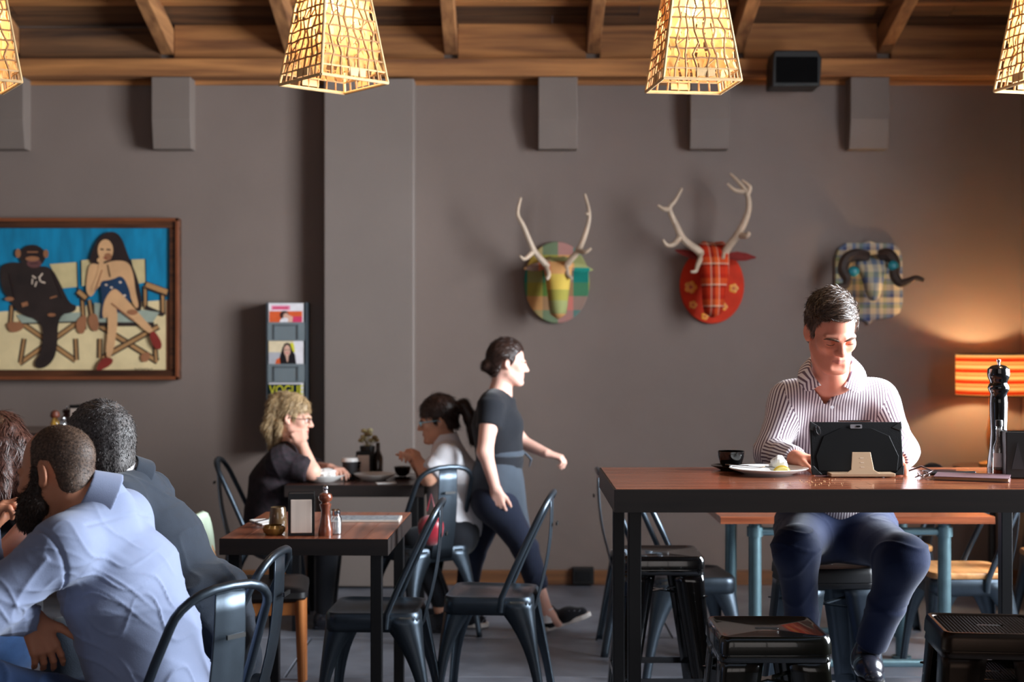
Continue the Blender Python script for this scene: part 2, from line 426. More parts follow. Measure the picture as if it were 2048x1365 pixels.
# ------------------------------------------------------------------ people
class Head:
    def __init__(s, c, fwd, up=(0, 0, 1), scale=1.0):
        s.c = np.asarray(c, float); s.f = nrm(fwd); u = np.asarray(up, float); u = nrm(u-s.f*(u @ s.f)); s.u = u
        s.r = np.cross(s.f, s.u); s.R = np.stack([s.r, s.f, s.u], 1); s.k = scale
    def w(s, x, y, z): return s.c+s.R @ (np.array([x, y, z])*s.k)
    def loc(s, V): return ((V-s.c) @ s.R)/s.k
    def add(s, D, female=False, lid=.0130, jaw=1.0, nose=1.0, ears=True):
        k = s.k; w = s.w; R = s.R
        def e(c, r, kk=.02, op='+', rot=None): D.el(w(*c), np.array(r)*k, R if rot is None else R @ rot, kk*k, op)
        def c(a, b, ra, rb, kk=.012, op='+'): D.rc(w(*a), w(*b), ra*k, rb*k, kk*k, op)
        e((0, -.014, .038), (.072, .096, .083))
        e((0, .03, -.028), (.055*jaw, .058, .08), .03)
        e((0, .034, -.078), (.045*jaw, .046, .034), .025)
        e((0, .076, -.102), (.025*jaw, .016, .016), .02)
        for sx in (-1, 1):
            e((sx*.042, .055, -.022), (.019, .022, .02), .025)
            c((sx*.044*jaw, .004, -.055), (sx*.027, .06, -.1), .021, .018, .03)
            c((sx*.012, .0885, .010), (sx*.045, .0735, .012), .0105, .0085, .012)          # brow
            e((sx*.033, .0925, -.005), (.0205, .0185, .0135), .010, '-')                   # socket
            e((sx*.0325, .0735, -.004), (.0155, lid, lid), .005)                         # lids
        c((0, .084, .012), (0, .104*nose+.001, -.03), .0085, .0115, .012)
        e((0, .106*nose, -.034), (.011, .011, .0095), .008)
        for sx in (-1, 1): e((sx*.0125, .095*nose, -.036), (.0075, .011, .0085), .006)
        e((0, .057, -.066), (.037, .026, .031), .02); c((-.024, .0775, -.0640), (0, .0862, -.0610), .0036, .0044, .007); c((.024, .0775, -.0640), (0, .0862, -.0610), .0036, .0044, .007)
        c((-.020, .0785, -.0685), (0, .0848, -.0715), .0038, .0054, .007); c((.020, .0785, -.0685), (0, .0848, -.0715), .0038, .0054, .007)
        for sx in (-1, 1): c((sx*.0055, .104*nose, -.0425), (sx*.0065, .1*nose, -.0435), .0028, .0024, .002, '-')
        c((-.012, .0935, -.0865), (.012, .0935, -.0865), .004, .004, .012, '-')
        if ears:
            for sx in (-1, 1):
                a = sx*.45; rot = np.array([[math.cos(a), -math.sin(a), 0], [math.sin(a), math.cos(a), 0], [0, 0, 1]])
                b = -.18; ro2 = np.array([[1, 0, 0], [0, math.cos(b), -math.sin(b)], [0, math.sin(b), math.cos(b)]])
                q = rot @ ro2
                e((sx*.0765, -.012, .0), (.0075, .0165, .0275), .008, '+', q)
                e((sx*.0745, -.006, -.025), (.0065, .009, .010), .010, '+', q)
                e((sx*.085, -.008, .003), (.006, .010, .0165), .005, '-', q)
    def hair(s, D, poly, thick=.012, top=0.0, k=.015):
        """cap: enlarged skull cut by a profile polygon (local y,z)."""
        w = s.w; R = s.R
        D.el(w(0, -.014, .038+top*.4), np.array([.072+thick, .096+thick, .083+thick+top])*s.k, R, .01)
        D.el(w(0, -.05, -.03), np.array([.062+thick*.6, .05+thick, .06])*s.k, R, .02)
        c0, RR, kk = s.c, s.R, s.k
        def cut(X, Y, Z):
            x, y, z = X-c0[0], Y-c0[1], Z-c0[2]
            ly = (x*RR[0, 1]+y*RR[1, 1]+z*RR[2, 1])/kk; lz = (x*RR[0, 2]+y*RR[1, 2]+z*RR[2, 2])/kk
            return sd_poly(ly+0*lz, lz+0*ly, poly)*kk
        D.slab(cut, s.c-.4, s.c+.4, k*s.k, 'i')
def blades(V, N, flow, count, length, width, seed, lift=.25, curl=0.0, jit=.35):
    """thin hair blades growing off a surface -> verts, tris"""
    r = np.random.RandomState(seed); i = r.randint(0, len(V), count)
    p = V[i]; n = N[i]; f = flow(p, n); f = f-n*(f*n).sum(1, keepdims=True)
    f = f/(np.linalg.norm(f, axis=1, keepdims=True)+1e-9)+jit*r.randn(count, 3)
    d = f+lift*n*(1+.6*r.randn(count, 1)); d /= np.linalg.norm(d, axis=1, keepdims=True)
    s = np.cross(d, n+.5*r.randn(count, 3)); s /= np.linalg.norm(s, axis=1, keepdims=True)+1e-9
    L = length*(.6+.8*r.rand(count, 1)); w = width*(.6+.8*r.rand(count, 1))
    base = p-n*.001; mid = base+d*L*.55; d2 = d+f*.0-n*curl; d2 /= np.linalg.norm(d2, axis=1, keepdims=True); tip = mid+d2*L*.45
    T = np.concatenate([base-s*w, base+s*w, mid+s*w*.8, mid-s*w*.8, tip]); m = count; a = np.arange(m)
    return T, np.stack([a, a+m, a+2*m, a+3*m], 1), np.stack([a+3*m, a+2*m, a+4*m], 1)
def hair_obj(name, D, h, mat, parent, flow, count, length, width, seed, disp=None, lift=.25, curl=.2, jit=.35, where=None):
    V, Fq = D.mesh(h); V = relax(V, Fq, 1); N = vnormals(V, Fq)
    if disp is not None: V = V+N*disp(V)[:, None]; N = vnormals(V, Fq)
    if count:
        sel = np.ones(len(V), bool) if where is None else where(V)
        T, q, t = blades(V[sel], N[sel], flow, count, length, width, seed, lift, curl, jit)
        b = len(V); me = np_mesh(name, np.concatenate([V, T]), np.concatenate([Fq, q+b]), True, t+b)
    else: me = np_mesh(name, V, Fq)
    return link(name, me, mat, parent)
def hand(D, wrist, d, n, side=1, curls=(.5, .5, .55, .6), spread=.12, thumb=(.6, .7, .3), s=1.0, thumb_curl=.4):
    """palm, four fingers with three bends each, thumb leaving the side of the palm. n: where the palm faces."""
    d = nrm(d); n = nrm(np.asarray(n, float)-d*(np.asarray(n, float) @ d)); t = np.cross(d, n)*side
    wrist = np.asarray(wrist, float); offs = (.03, .0105, -.0095, -.028); Ls = (.072, .08, .074, .058)
    for o, L, cu, i in zip(offs, Ls, curls, range(4)):
        kn = wrist+d*(.09-.004*abs(i-1))*s+t*o*s
        D.rc(wrist+t*o*.55*s+d*.006, kn, .0165*s, .0115*s, .012*s)
        ang = 0; p = kn; dd0 = nrm(d+t*spread*(1.2-i)*.8)
        for fr, ra, rb, cf in ((.45, .0098, .0085, 1), (.31, .0085, .0076, 1.1), (.24, .0076, .0062, .7)):
            ang += cu*cf; v = dd0*math.cos(ang)+n*math.sin(ang); q = p+v*L*fr*s
            D.rc(p, q, ra*s, rb*s, .004*s); p = q
    b = wrist+d*.022*s+t*.024*s
    v = nrm(d*thumb[0]+t*thumb[1]+n*thumb[2]); q = b+v*.045*s
    D.rc(wrist+d*.012*s+t*.012*s, q, .017*s, .0115*s, .012*s)
    v2 = nrm(v+d*thumb_curl*.5-t*thumb_curl*.6+n*thumb_curl*.5); q2 = q+v2*.032*s
    D.rc(q, q2, .011*s, .0095*s, .004*s); v3 = nrm(v2-t*thumb_curl*.4+n*thumb_curl*.3); D.rc(q2, q2+v3*.024*s, .0095*s, .0075*s, .004*s)
def torso(D, pelvis, chest, neck, shl, shr, g=0.0, hipw=.165, hipd=.115, wd=.15, wdp=.1, cw=.17, cd=.115, shr_r=.06, k=.05, waist=None, trap=.05):
    """smooth trunk: pelvis - waist - chest - shoulders - neck root. g grows it (cloth)."""
    pelvis, chest, neck, shl, shr = [np.asarray(q, float) for q in (pelvis, chest, neck, shl, shr)]
    side = nrm(shr-shl); w = (pelvis*.55+chest*.45) if waist is None else np.asarray(waist, float)
    D.rc(pelvis, w, hipd+g, wdp+g, k, flat=(side, ((hipd+wdp)/2+g)/((hipw+wd)/2+g)))
    D.rc(w, chest, wdp+g, cd+g, k, flat=(side, ((wdp+cd)/2+g)/((wd+cw)/2+g)))
    mid = (shl+shr)/2
    D.rc(chest, chest*.35+mid*.65, cd+g, cd*.72+g, k, flat=(side, (cd*.85+g)/(cw+g)))
    D.rc(shl, shr, shr_r+g, shr_r+g, k)
    for q in (shl, shr): D.rc(neck, neck*.35+q*.65, trap+g, shr_r*.72+g, k)
def eyes_brows(H, parent, white, iris, hairm, eye=True, brow=True, z=-.004, closed=False, bw=.0032):
    b = MB(); b.tube([H.w(x, y, zz_) for x, y, zz_ in ((-.0245, .0797, -.0672), (-.015, .0858, -.0668), (-.006, .0897, -.0658), (0, .0903, -.0662), (.006, .0897, -.0658), (.015, .0858, -.0668), (.0245, .0797, -.0672))], [.0006, .0011, .0013, .0013, .0013, .0011, .0006], 6); b.build('mouth_line', MOUTH, parent)
    if eye and not closed:
        for sx in (-1, 1):
            b = MB(); b.ball(H.w(sx*.0325, .0762, z), .0122*H.k, 8); b.ball(H.w(sx*.0325, .0846, z), .0055*H.k, 6, mi=1)
            b.build('eye', [white, iris], parent)
    if closed:
        for sx in (-1, 1):
            b = MB(); b.tube([H.w(sx*(.0325+.014*q), .0885-.0055*q*q, z-.006+.002*q*q) for q in (-1, -.5, 0, .5, 1)], [.0006, .0012, .0014, .0013, .0007], 6); b.build('eyelash', hairm, parent)
    if brow:
        for sx in (-1, 1):
            b = MB(); b.tube([H.w(sx*x, y, zz) for x, y, zz in ((.011, .0985, .0075), (.022, .0960, .0105), (.034, .0900, .0122), (.046, .0812, .0100), (.053, .074, .006))], [bw*.9, bw*1.35, bw*1.4, bw, bw*.4], 8, flat=.6); b.build('eyebrow', hairm, parent)
# ------------------------------------------------------------------ materials used in many places
M = {}
M['wall'] = pm('grey_plaster_paint', rgb(119, 104, 96), .62, var=.07, nscale=1.6, bump=.25, bscale=45)
M['corbel'] = pm('grey_painted_wood', rgb(115, 102, 94), .6, var=.05, nscale=3, bump=.2, bscale=30)
M['floor'] = pm('worn_grey_floor', rgb(104, 107, 116), .42, var=.35, nscale=3.5, bump=.35, bscale=25, objvar=.12)
M['beam'] = wood('rough_sawn_timber', rgb(104, 62, 32), rgb(176, 118, 66), 0, .75, objvar=.15, grain=.5, bump=.3)
M['beam_y'] = wood('rough_sawn_rafter', rgb(112, 70, 40), rgb(178, 124, 76), 1, .75, objvar=.15, grain=.5, bump=.3)
M['deck'] = wood('dark_roof_boards', rgb(62, 40, 26), rgb(120, 82, 50), 0, .85, objvar=.3, grain=.5, bump=.3)
M['skirt'] = wood('skirting_timber', rgb(84, 52, 30), rgb(130, 84, 48), 0, .5, grain=.5)
M['black'] = pm('black_plastic', rgb(12, 12, 13), .45, var=.1)
M['blackgloss'] = pm('black_lacquer', rgb(14, 14, 15), .12, var=.1, coat=.5)
M['gunmetal'] = pm('gunmetal_painted_steel', rgb(70, 79, 88), .36, .85, var=.10, nscale=12, bump=.04, bscale=160)
M['blacksteel'] = pm('black_steel', rgb(20, 20, 22), .4, .3, var=.15, nscale=6)
M['chrome'] = pm('polished_steel', rgb(200, 200, 204), .16, 1, var=.04)
M['darkgloss'] = pm('dark_green_black_enamel', rgb(17, 18, 13), .2, .3, var=.2, nscale=4, coat=.6)
M['bronze'] = pm('dark_bronze_steel', rgb(46, 35, 27), .3, .8, var=.15)
M['teal'] = pm('galvanised_pipe', rgb(112, 140, 148), .33, .75, var=.15, nscale=14)
M['tabletop'] = wood('laminated_red_brown_timber', rgb(92, 47, 31), rgb(146, 82, 54), 0, .2, coat=.35, objvar=.16, bump=.05)
M['tabletop_y'] = wood('laminated_red_brown_timber_lengthwise', rgb(104, 52, 34), rgb(164, 94, 64), 1, .22, coat=.3, objvar=.14, bump=.05)
M['tabledark'] = wood('dark_stained_table_edge', rgb(20, 13, 11), rgb(36, 25, 21), 0, .5, objvar=.1, bump=.05)
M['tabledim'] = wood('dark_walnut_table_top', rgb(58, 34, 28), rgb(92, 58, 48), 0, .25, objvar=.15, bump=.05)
M['white'] = pm('white_glazed_china', rgb(232, 230, 226), .18, var=.02, coat=.3)
M['paper'] = pm('white_paper', rgb(236, 234, 230), .8, var=.03)
M['orangewood'] = wood('oiled_pine_chair_wood', rgb(150, 84, 38), rgb(200, 126, 66), 2, .4, grain=.6)
M['seatwood'] = wood('light_plywood_seat', rgb(150, 98, 54), rgb(204, 150, 96), 0, .35, grain=.6)

# ------------------------------------------------------------------ room shell
YB = 8.634; XL = -5.2; YN = -2.4
def struct(mb, name, mat, parent=None, **kw):
    o = mb.build(name, mat, parent, **kw)
    if parent is None: o['kind'] = 'structure'
    return o
floor = struct(MB().box(((XL+XR)/2, (YB+YN)/2, -.06), (XR-XL+.4, YB-YN+.4, .1)), 'floor', pm('floor_base', rgb(30, 27, 26), .9))
rows = np.arange(YN, YB+.01, .83)-.0; off = YB-7.09-.83
ys = [YB]; y = 7.09
while y > YN: ys.append(y); y -= .83
ys.append(YN)
pan = {}
for i in range(len(ys)-1):
    y1, y0 = ys[i], ys[i+1]; x = XL+(.6 if i % 2 else 0)-1.2
    while x < XR:
        a, b = max(x, XL), min(x+2.4, XR); x += 2.4
        if b-a < .05: continue
        key = (round(b-a, 2), round(y1-y0, 2))
        if key not in pan:
            o = MB().box((0, 0, -.005), (b-a-.008, y1-y0-.010, .012)).build('floor_panel', M['floor'], floor, bevel=.003, smooth=False); pan[key] = o.data
        else:
            o = link('floor_panel', pan[key], [], floor); md = o.modifiers.new('bevel', 'BEVEL'); md.width = .003; md.segments = 1
        o.location = ((a+b)/2, (y0+y1)/2, -.001)
ZT = 3.06
wr = struct(MB().box(((XL+XR)/2, YB+.06, 2.6), (XR-XL+.6, .12, 5.2)), 'wall_rear', M['wall'])
pil = struct(MB().box(((-.585-1.125)/2, YB-.07, 1.53), (.54, .14, 3.04)), 'trim_1', pm('pilaster_paint', rgb(120, 108, 101), .6, var=.05, nscale=2, bump=.2, bscale=40), bevel=.008)
wl = struct(MB().box((XL-.06, (YB+YN)/2, 2.6), (.12, YB-YN, 5.2)), 'wall_left', M['wall'])
# right wall: street windows
mb = MB(); wy0, wy1, wz0, wz1 = 3.6, 6.4, .65, 3.15
mb.box((XR+.06, (YN+wy0)/2, 2.6), (.12, wy0-YN, 5.2)); mb.box((XR+.06, (YB+wy1)/2, 2.6), (.12, YB-wy1, 5.2))
mb.box((XR+.06, (wy0+wy1)/2, wz0/2), (.12, wy1-wy0, wz0)); mb.box((XR+.06, (wy0+wy1)/2, (wz1+5.2)/2), (.12, wy1-wy0, 5.2-wz1))
struct(mb, 'wall_right', M['wall'], smooth=False)
def window(name, c, along, w, h, n):
    f = MB()
    def q(u, z, su, sz): f.box((c[0]+(u if along == 'x' else 0), c[1]+(u if along == 'y' else 0), c[2]+z), (su if along == 'x' else .06, su if along == 'y' else .06, sz))
    q(0, h/2-.03, w, .06); q(0, -h/2+.03, w, .06)
    for i in range(n+1): q(-w/2+.03+(w-.06)*i/n, 0, .05, h)
    fr = struct(f, name, M['blacksteel'], smooth=False)
    gl = glassy('window_glass')
    for i in range(n):
        u = -w/2+.03+(w-.06)*(i+.5)/n; s_ = (w-.06)/n-.05
        MB().box((c[0]+(u if along == 'x' else 0), c[1]+(u if along == 'y' else 0), c[2]), (s_ if along == 'x' else .008, s_ if along == 'y' else .008, h-.12)).build('pane', gl, fr, smooth=False)
window('window_1', (XR+.06, (wy0+wy1)/2, (wz0+wz1)/2), 'y', wy1-wy0, wz1-wz0, 4)
mb = MB(); bx0, bx1, bz0, bz1 = -1.4, 2.6, .8, 3.0
mb.box(((XL+bx0)/2, YN-.06, 2.6), (bx0-XL, .12, 5.2)); mb.box(((XR+bx1)/2, YN-.06, 2.6), (XR-bx1, .12, 5.2))
mb.box(((bx0+bx1)/2, YN-.06, bz0/2), (bx1-bx0, .12, bz0)); mb.box(((bx0+bx1)/2, YN-.06, (bz1+5.2)/2), (bx1-bx0, .12, 5.2-bz1))
struct(mb, 'wall_front', M['wall'], smooth=False)
window('window_2', ((bx0+bx1)/2, YN-.06, (bz0+bz1)/2), 'x', bx1-bx0, bz1-bz0, 4)
struct(MB().box(((XL-1.15)/2, YB-.011, .045), (-1.15-XL, .022, .09)).box(((-.56+XR)/2, YB-.011, .045), (XR+.56, .022, .09)), 'baseboard_rear', M['skirt'], smooth=False, bevel=.004)
# ceiling: wall plate, blocking boards, sloping rafters, battens and roof boards
ceil = struct(MB().box(((XL+XR)/2, YB-.045, ZT+.055), (XR-XL, .21, .105)).box(((XL+XR)/2, YB+.02, ZT-.012), (XR-XL, .06, .03)), 'ceiling', M['beam'], smooth=False, bevel=.006)
SL = math.tan(math.radians(17)); CZ = 3.365
def roof(y, h=0): return CZ+(YB-y)*SL+h
raft_x = [-4.86, -3.93, -3.02, -2.085, -1.33, -.37, .49, 1.36, 2.25]
for i, x in enumerate(raft_x):
    b = MB(); y1 = YB-.03; y0 = YN; zb = -.16
    tw = [.0, .012, -.01, .012, 0, .008, -.004, .01, -.008][i]; w = .044
    V = []
    for y in np.linspace(y1, y0, 9):
        zz = roof(y)
        for dx, dz in ((-w, zb), (w, zb), (w, -.005), (-w, -.005)): V.append((x+dx*.9+tw*(y1-y)*.4, y, zz+dz+.006*math.sin(3*y+i)))
    b.add(V, [(k*4+j, k*4+(j+1) % 4, (k+1)*4+(j+1) % 4, (k+1)*4+j) for k in range(8) for j in range(4)]+[(3, 2, 1, 0), (32, 33, 34, 35)])
    b.build('rafter', M['beam_y'], ceil, smooth=False, bevel=.005)
for i in range(len(raft_x)+1):      # blocking boards between the rafters
    a = XL if i == 0 else raft_x[i-1]+.04; c = XR if i == len(raft_x) else raft_x[i]-.04
    h = [.185, .19, .18, .17, .19, .185, .2, .19, .2, .19][i]
    MB().box(((a+c)/2, YB-.02, ZT+.108+(h+.035)/2), (c-a-.004, .035, h+.035)).build('blocking_board', M['beam'] if i not in (2, 3) else M['deck'], ceil, smooth=False, bevel=.004)
th = math.atan(SL)
board = None; k = 0
yy = YB+.05
while yy > YN-.2:
    xs_ = [XL+.0]; x = XL+random.uniform(.6, 2.4)
    while x < XR-.4: xs_.append(x); x += random.choice((1.86, 2.4, 2.8))
    xs_.append(XR)
    for a, c in zip(xs_[:-1], xs_[1:]):
        o = MB().box((0, 0, 0), (c-a-.006, .168, .02)).build('roof_board', M['deck'], ceil, smooth=False)
        o.location = ((a+c)/2, yy-.085, roof(yy-.085, .035+random.uniform(-.004, .004))); o.rotation_euler = (-th, 0, 0)
    yy -= .175*math.cos(th)
yy = YB-.34; 
for j in range(14):
    o = MB().box((0, 0, 0), (XR-XL, .05, .05)).build('batten', M['beam'], ceil, smooth=False, bevel=.003)
    o.location = ((XL+XR)/2, yy, roof(yy, .0)); o.rotation_euler = (-th, 0, 0); yy -= .74
# corbels under the plate
def corbel(k, uc, wpx=78):
    dF = 8.50; x = (uc-1024)/FPX*dF; w = wpx/FPX*dF; zt = ZT; zm = EYE-(238-682.5)/FPX*dF; zb = EYE-(298-682.5)/FPX*(dF+.03)
    pr = [(YB, zt), (YB-.135, zt), (YB-.135, zm), (YB-.10, zb), (YB, zb)]
    MB().prism(pr, w, lambda a, b, h: (x-w/2+h, a, b)).build('trim_%d' % k, M['corbel'], None, smooth=False, bevel=.004)['kind'] = 'structure'
for k, u in enumerate((8, 342, 1116, 1420, 1740)): corbel(k+2, u)
# small things fixed to the wall
sp = thing('wall_speaker', 'black box speaker mounted high under the roof beam right of the hanging lamps', 'speaker', P(1587, 143, 8.4))
c0 = P(1587, 143, 8.36)
MB().prism([(-.145, -.105), (.135, -.105), (.145, .06), (.12, .105), (-.13, .105), (-.14, .05)], .2, lambda a, b, h: (c0[0]+a, c0[1]-.1+h, c0[2]+b)).build('cabinet', M['black'], sp, smooth=False, bevel=.008)
MB().box((c0[0], c0[1]-.103, c0[2]-.01), (.24, .008, .15)).build('grille', pm('speaker_cloth', rgb(9, 9, 10), .95, bump=.6, bscale=300, spec=.1), sp, smooth=False)
MB().box((c0[0], (c0[1]+.1+YB-.14)/2, c0[2]+.0), (.05, YB-.14-c0[1]-.1+.01, .06)).build('bracket', M['blacksteel'], sp, smooth=False)
c0 = P(1166, 1155, 8.6)
ob = thing('floor_socket_box', 'small black socket box low on the grey wall above the skirting', 'socket box', (c0[0], YB, c0[2]))
MB().box((c0[0], YB-.035, c0[2]+.01), (.13, .07, .1)).build('housing', M['black'], ob, bevel=.006, smooth=False)
MB().box((c0[0], YB-.072, c0[2]+.01), (.09, .006, .06)).build('face_plate', M['blacksteel'], ob, bevel=.002, smooth=False)

# ------------------------------------------------------------------ steel cafe chair (front = +Y, origin on the floor under the seat)
def leg_piece(sx, sy, top, bot, zt, w_top, w_bot, power, r=.018):
    """pressed steel leg: an L of two flanges flaring into the seat skirt, with a rib."""
    rows = []
    n = 14
    for i in range(n+1):
        t = i/n; z = zt*(1-t); cx = top[0]+(bot[0]-top[0])*t**1.15; cy = top[1]+(bot[1]-top[1])*t**1.15
        w = w_bot+(w_top-w_bot)*(1-t)**power; q = min(r, .42*w)
        e = .004
        pts = [(cx-w, cy-e), (cx-w*.55, cy), (cx-q, cy)]+[(cx-q+q*math.sin(a), cy-q+q*math.cos(a)) for a in (PI/8, PI/4, 3*PI/8)]+[(cx, cy-q), (cx, cy-w*.55), (cx-e, cy-w)]
        rows.append([(sx*a, sy*b, z) for a, b in pts])
    return MB().sheet(rows)
def rr_poly(hx, hy, r, n=5, hx2=None):
    """rounded rectangle; hx2 = half width at the +y end"""
    out = []
    hx2 = hx if hx2 is None else hx2
    for cx, cy, a0 in ((hx2-r, hy-r, 0), (-hx2+r, hy-r, PI/2), (-hx+r, -hy+r, PI), (hx-r, -hy+r, 1.5*PI)):
        for i in range(n+1): a = a0+PI/2*i/n; out.append((cx+r*math.cos(a), cy+r*math.sin(a)))
    return out
def rings(polys_z, cap_top=True, cap_bot=False):
    b = MB(); n = len(polys_z[0][0]); V = [(x, y, z) for poly, z in polys_z for x, y in poly]
    F = [(i*n+k, i*n+(k+1) % n, (i+1)*n+(k+1) % n, (i+1)*n+k) for i in range(len(polys_z)-1) for k in range(n)]
    if cap_top: F.append(tuple((len(polys_z)-1)*n+k for k in range(n)))
    if cap_bot: F.append(tuple(range(n))[::-1])
    return b.add(V, F)
def make_chair(name, label, metal, group=None, woodseat=False):
    t = thing(name, label, 'chair', group=group)
    def R(s, z, r=.05): return (rr_poly(.175*s, .178*s, r*s, 5, .185*s), z)
    rings([R(1.0, .385), R(1.005, .43), R(.995, .447), R(.965, .455), R(.9, .455), R(.86, .449), R(.5, .447), R(.05, .447)]).build('seat', metal, t, world=False, solid=.002)
    if woodseat:
        rings([R(.99, .457), R(1.0, .46), R(1.0, .476), R(.98, .482), R(.3, .481)], cap_bot=True).build('seat_board', M['seatwood'], t, world=False)
    for sx in (-1, 1):
        for sy in (-1, 1):
            leg_piece(sx, sy, (.178, .178), (.215 if sy > 0 else .205, .215 if sy > 0 else .245), .442, .16, .034, 3.2, .058).build('leg', metal, t, world=False, solid=.003, angle=60)
    # hoop: rises from the seat sides, leans back, rounds over
    pts = []
    side = [(.188, -.055, .40), (.188, -.06, .455), (.178, -.105, .56), (.168, -.16, .68), (.158, -.205, .775)]
    arc = [(.158*math.cos(a)**.75 if math.cos(a) > 0 else 0, -.205-.045*math.sin(a), .775+.085*math.sin(a)) for a in np.linspace(.25, PI/2, 6)]
    half = side+arc; full = half+[(-x, y, z) for x, y, z in half[::-1][1:]]
    MB().tube(full, .0125, 10).build('back_frame', metal, t, world=False)
    rows = []
    for i in range(9):
        q = i/8; z = .40+.452*q; y = -.18-.068*q-.02*math.sin(PI*q); w = .062-.012*q
        rows.append([(w*s_, y+.006*(abs(s_)-.5), z) for s_ in (-1, -.93, -.5, 0, .5, .93, 1)])
    sl = MB().sheet(rows).build('splat', metal, t, world=False, solid=.004)
    MB().box((0, -.2665, .735), (.06, .006, .012)).build('hand_slot', M['black'], sl, world=False, smooth=False)
    return t
def make_stool(name, label, metal, hgt=.665, group=None, perf=False):
    t = thing(name, label, 'stool', group=group)
    def R(s, z, r=.03): return (rr_poly(.152*s, .152*s, r*s, 5), z)
    prof = [R(1.02, hgt-.07), R(1.0, hgt-.05), R(1.03, hgt-.047), R(1.02, hgt-.02), R(1.0, hgt-.006), R(.97, hgt), R(.93, hgt), R(.88, hgt-.006)]
    if not perf:
        st = rings(prof+[R(.04, hgt-.006)]).build('seat', metal, t, world=False, solid=.002)
    else:
        st = rings(prof, cap_top=False).build('seat', metal, t, world=False, solid=.002)
        b = MB(); n = 26; c = .134*2/n            # real punched plate: a grid of square-ish holes
        for i in range(n):
            for j in range(n):
                x0 = -.134+i*c; y0 = -.134+j*c
                if abs(x0+c/2) < .042 and abs(y0+c/2) < .014: continue
                p = [(x0+c/2+c*.5*a, y0+c/2+c*.5*d_) for a, d_ in ((-1, -1), (1, -1), (1, 1), (-1, 1))]; q = [(x0+c/2+c*.29*a, y0+c/2+c*.29*d_) for a, d_ in ((-1, -1), (1, -1), (1, 1), (-1, 1))]
                b.add([(x, y, hgt-.004) for x, y in p]+[(x, y, hgt-.0055) for x, y in q], [(k, (k+1) % 4, 4+(k+1) % 4, 4+k) for k in range(4)])
        b.build('perforated_plate', metal, t, world=False, smooth=False)
    slot = MB().prism(rr_poly(.034, .011, .0105, 5), .003, lambda a, b, h: (a, b, hgt-.0074+h)).build('hand_slot', M['black'], t, world=False, smooth=False)
    for sx in (-1, 1):
        for sy in (-1, 1):
            leg_piece(sx, sy, (.150, .150), (.205, .205), hgt-.055, .118, .078, 1.6, .02).build('leg', metal, t, world=False, solid=.003, angle=60)
    zf = .2; f = (.205-.055*(zf/hgt))
    for a, b in (((-f, -f), (f, -f)), ((f, -f), (f, f)), ((f, f), (-f, f)), ((-f, f), (-f, -f))):
        MB().bar((a[0]*.97, a[1]*.97, zf), (b[0]*.97, b[1]*.97, zf), .006, .024).build('foot_rail', metal, t, world=False, smooth=False)
    zx = hgt-.15; f = .158
    for s_ in (-1, 1): MB().bar((-f, -f*s_, zx), (f, f*s_, zx+.001), .018, .005).build('cross_brace', metal, t, world=False, smooth=False)
    return t
# ------------------------------------------------------------------ bar-height table with laminated top
BX0, BX1, BY0, BY1, BZ = .302, 1.72, 4.13, 4.84, 1.05
bt = thing('bar_table', 'tall bar table with glossy red-brown laminated top and black steel legs', 'table', ((BX0+BX1)/2, (BY0+BY1)/2, 0))
n = 11; w = (BY1-BY0)/n
for i in range(n):
    a = BY0+i*w; xs_ = [BX0]; x = BX0+random.uniform(.3, .8)
    while x < BX1-.2: xs_.append(x); x += random.uniform(.5, .9)
    xs_.append(BX1)
    for p, q in zip(xs_[:-1], xs_[1:]):
        MB().box(((p+q)/2, a+w/2, BZ-.016), (q-p-.0006, w-.0012, .032)).build('top_strip', M['tabletop'], bt, smooth=False, bevel=.0008)
e = MB(); zz = BZ-.037
e.box(((BX0+BX1)/2, BY0+.012, zz), (BX1-BX0, .026, .07)); e.box(((BX0+BX1)/2, BY1-.012, zz), (BX1-BX0, .026, .07))
e.box((BX0+.012, (BY0+BY1)/2, zz), (.026, BY1-BY0, .07)); e.box((BX1-.012, (BY0+BY1)/2, zz), (.026, BY1-BY0, .07))
for o in [None]:
    b = MB()
    b.box(((BX0+BX1)/2, BY0-.002, BZ-.035), (BX1-BX0+.008, .006, .066)); b.box(((BX0+BX1)/2, BY1+.002, BZ-.035), (BX1-BX0+.008, .006, .066))
    b.box((BX0-.002, (BY0+BY1)/2, BZ-.035), (.006, BY1-BY0, .066)); b.box((BX1+.002, (BY0+BY1)/2, BZ-.035), (.006, BY1-BY0, .066))
    b.build('apron', M['tabledark'], bt, smooth=False)
for sx, xx in ((-1, BX0+.057), (1, BX1-.057)):
    for yy in (BY0+.045, BY1-.045):
        MB().box((xx, yy, (BZ-.05)/2), (.038, .038, BZ-.05)).build('leg', M['blacksteel'], bt, smooth=False, bevel=.003)
    MB().box((xx, (BY0+BY1)/2, BZ-.055), (.038, BY1-BY0-.1, .038)).build('end_rail', M['blacksteel'], bt, smooth=False, bevel=.003)

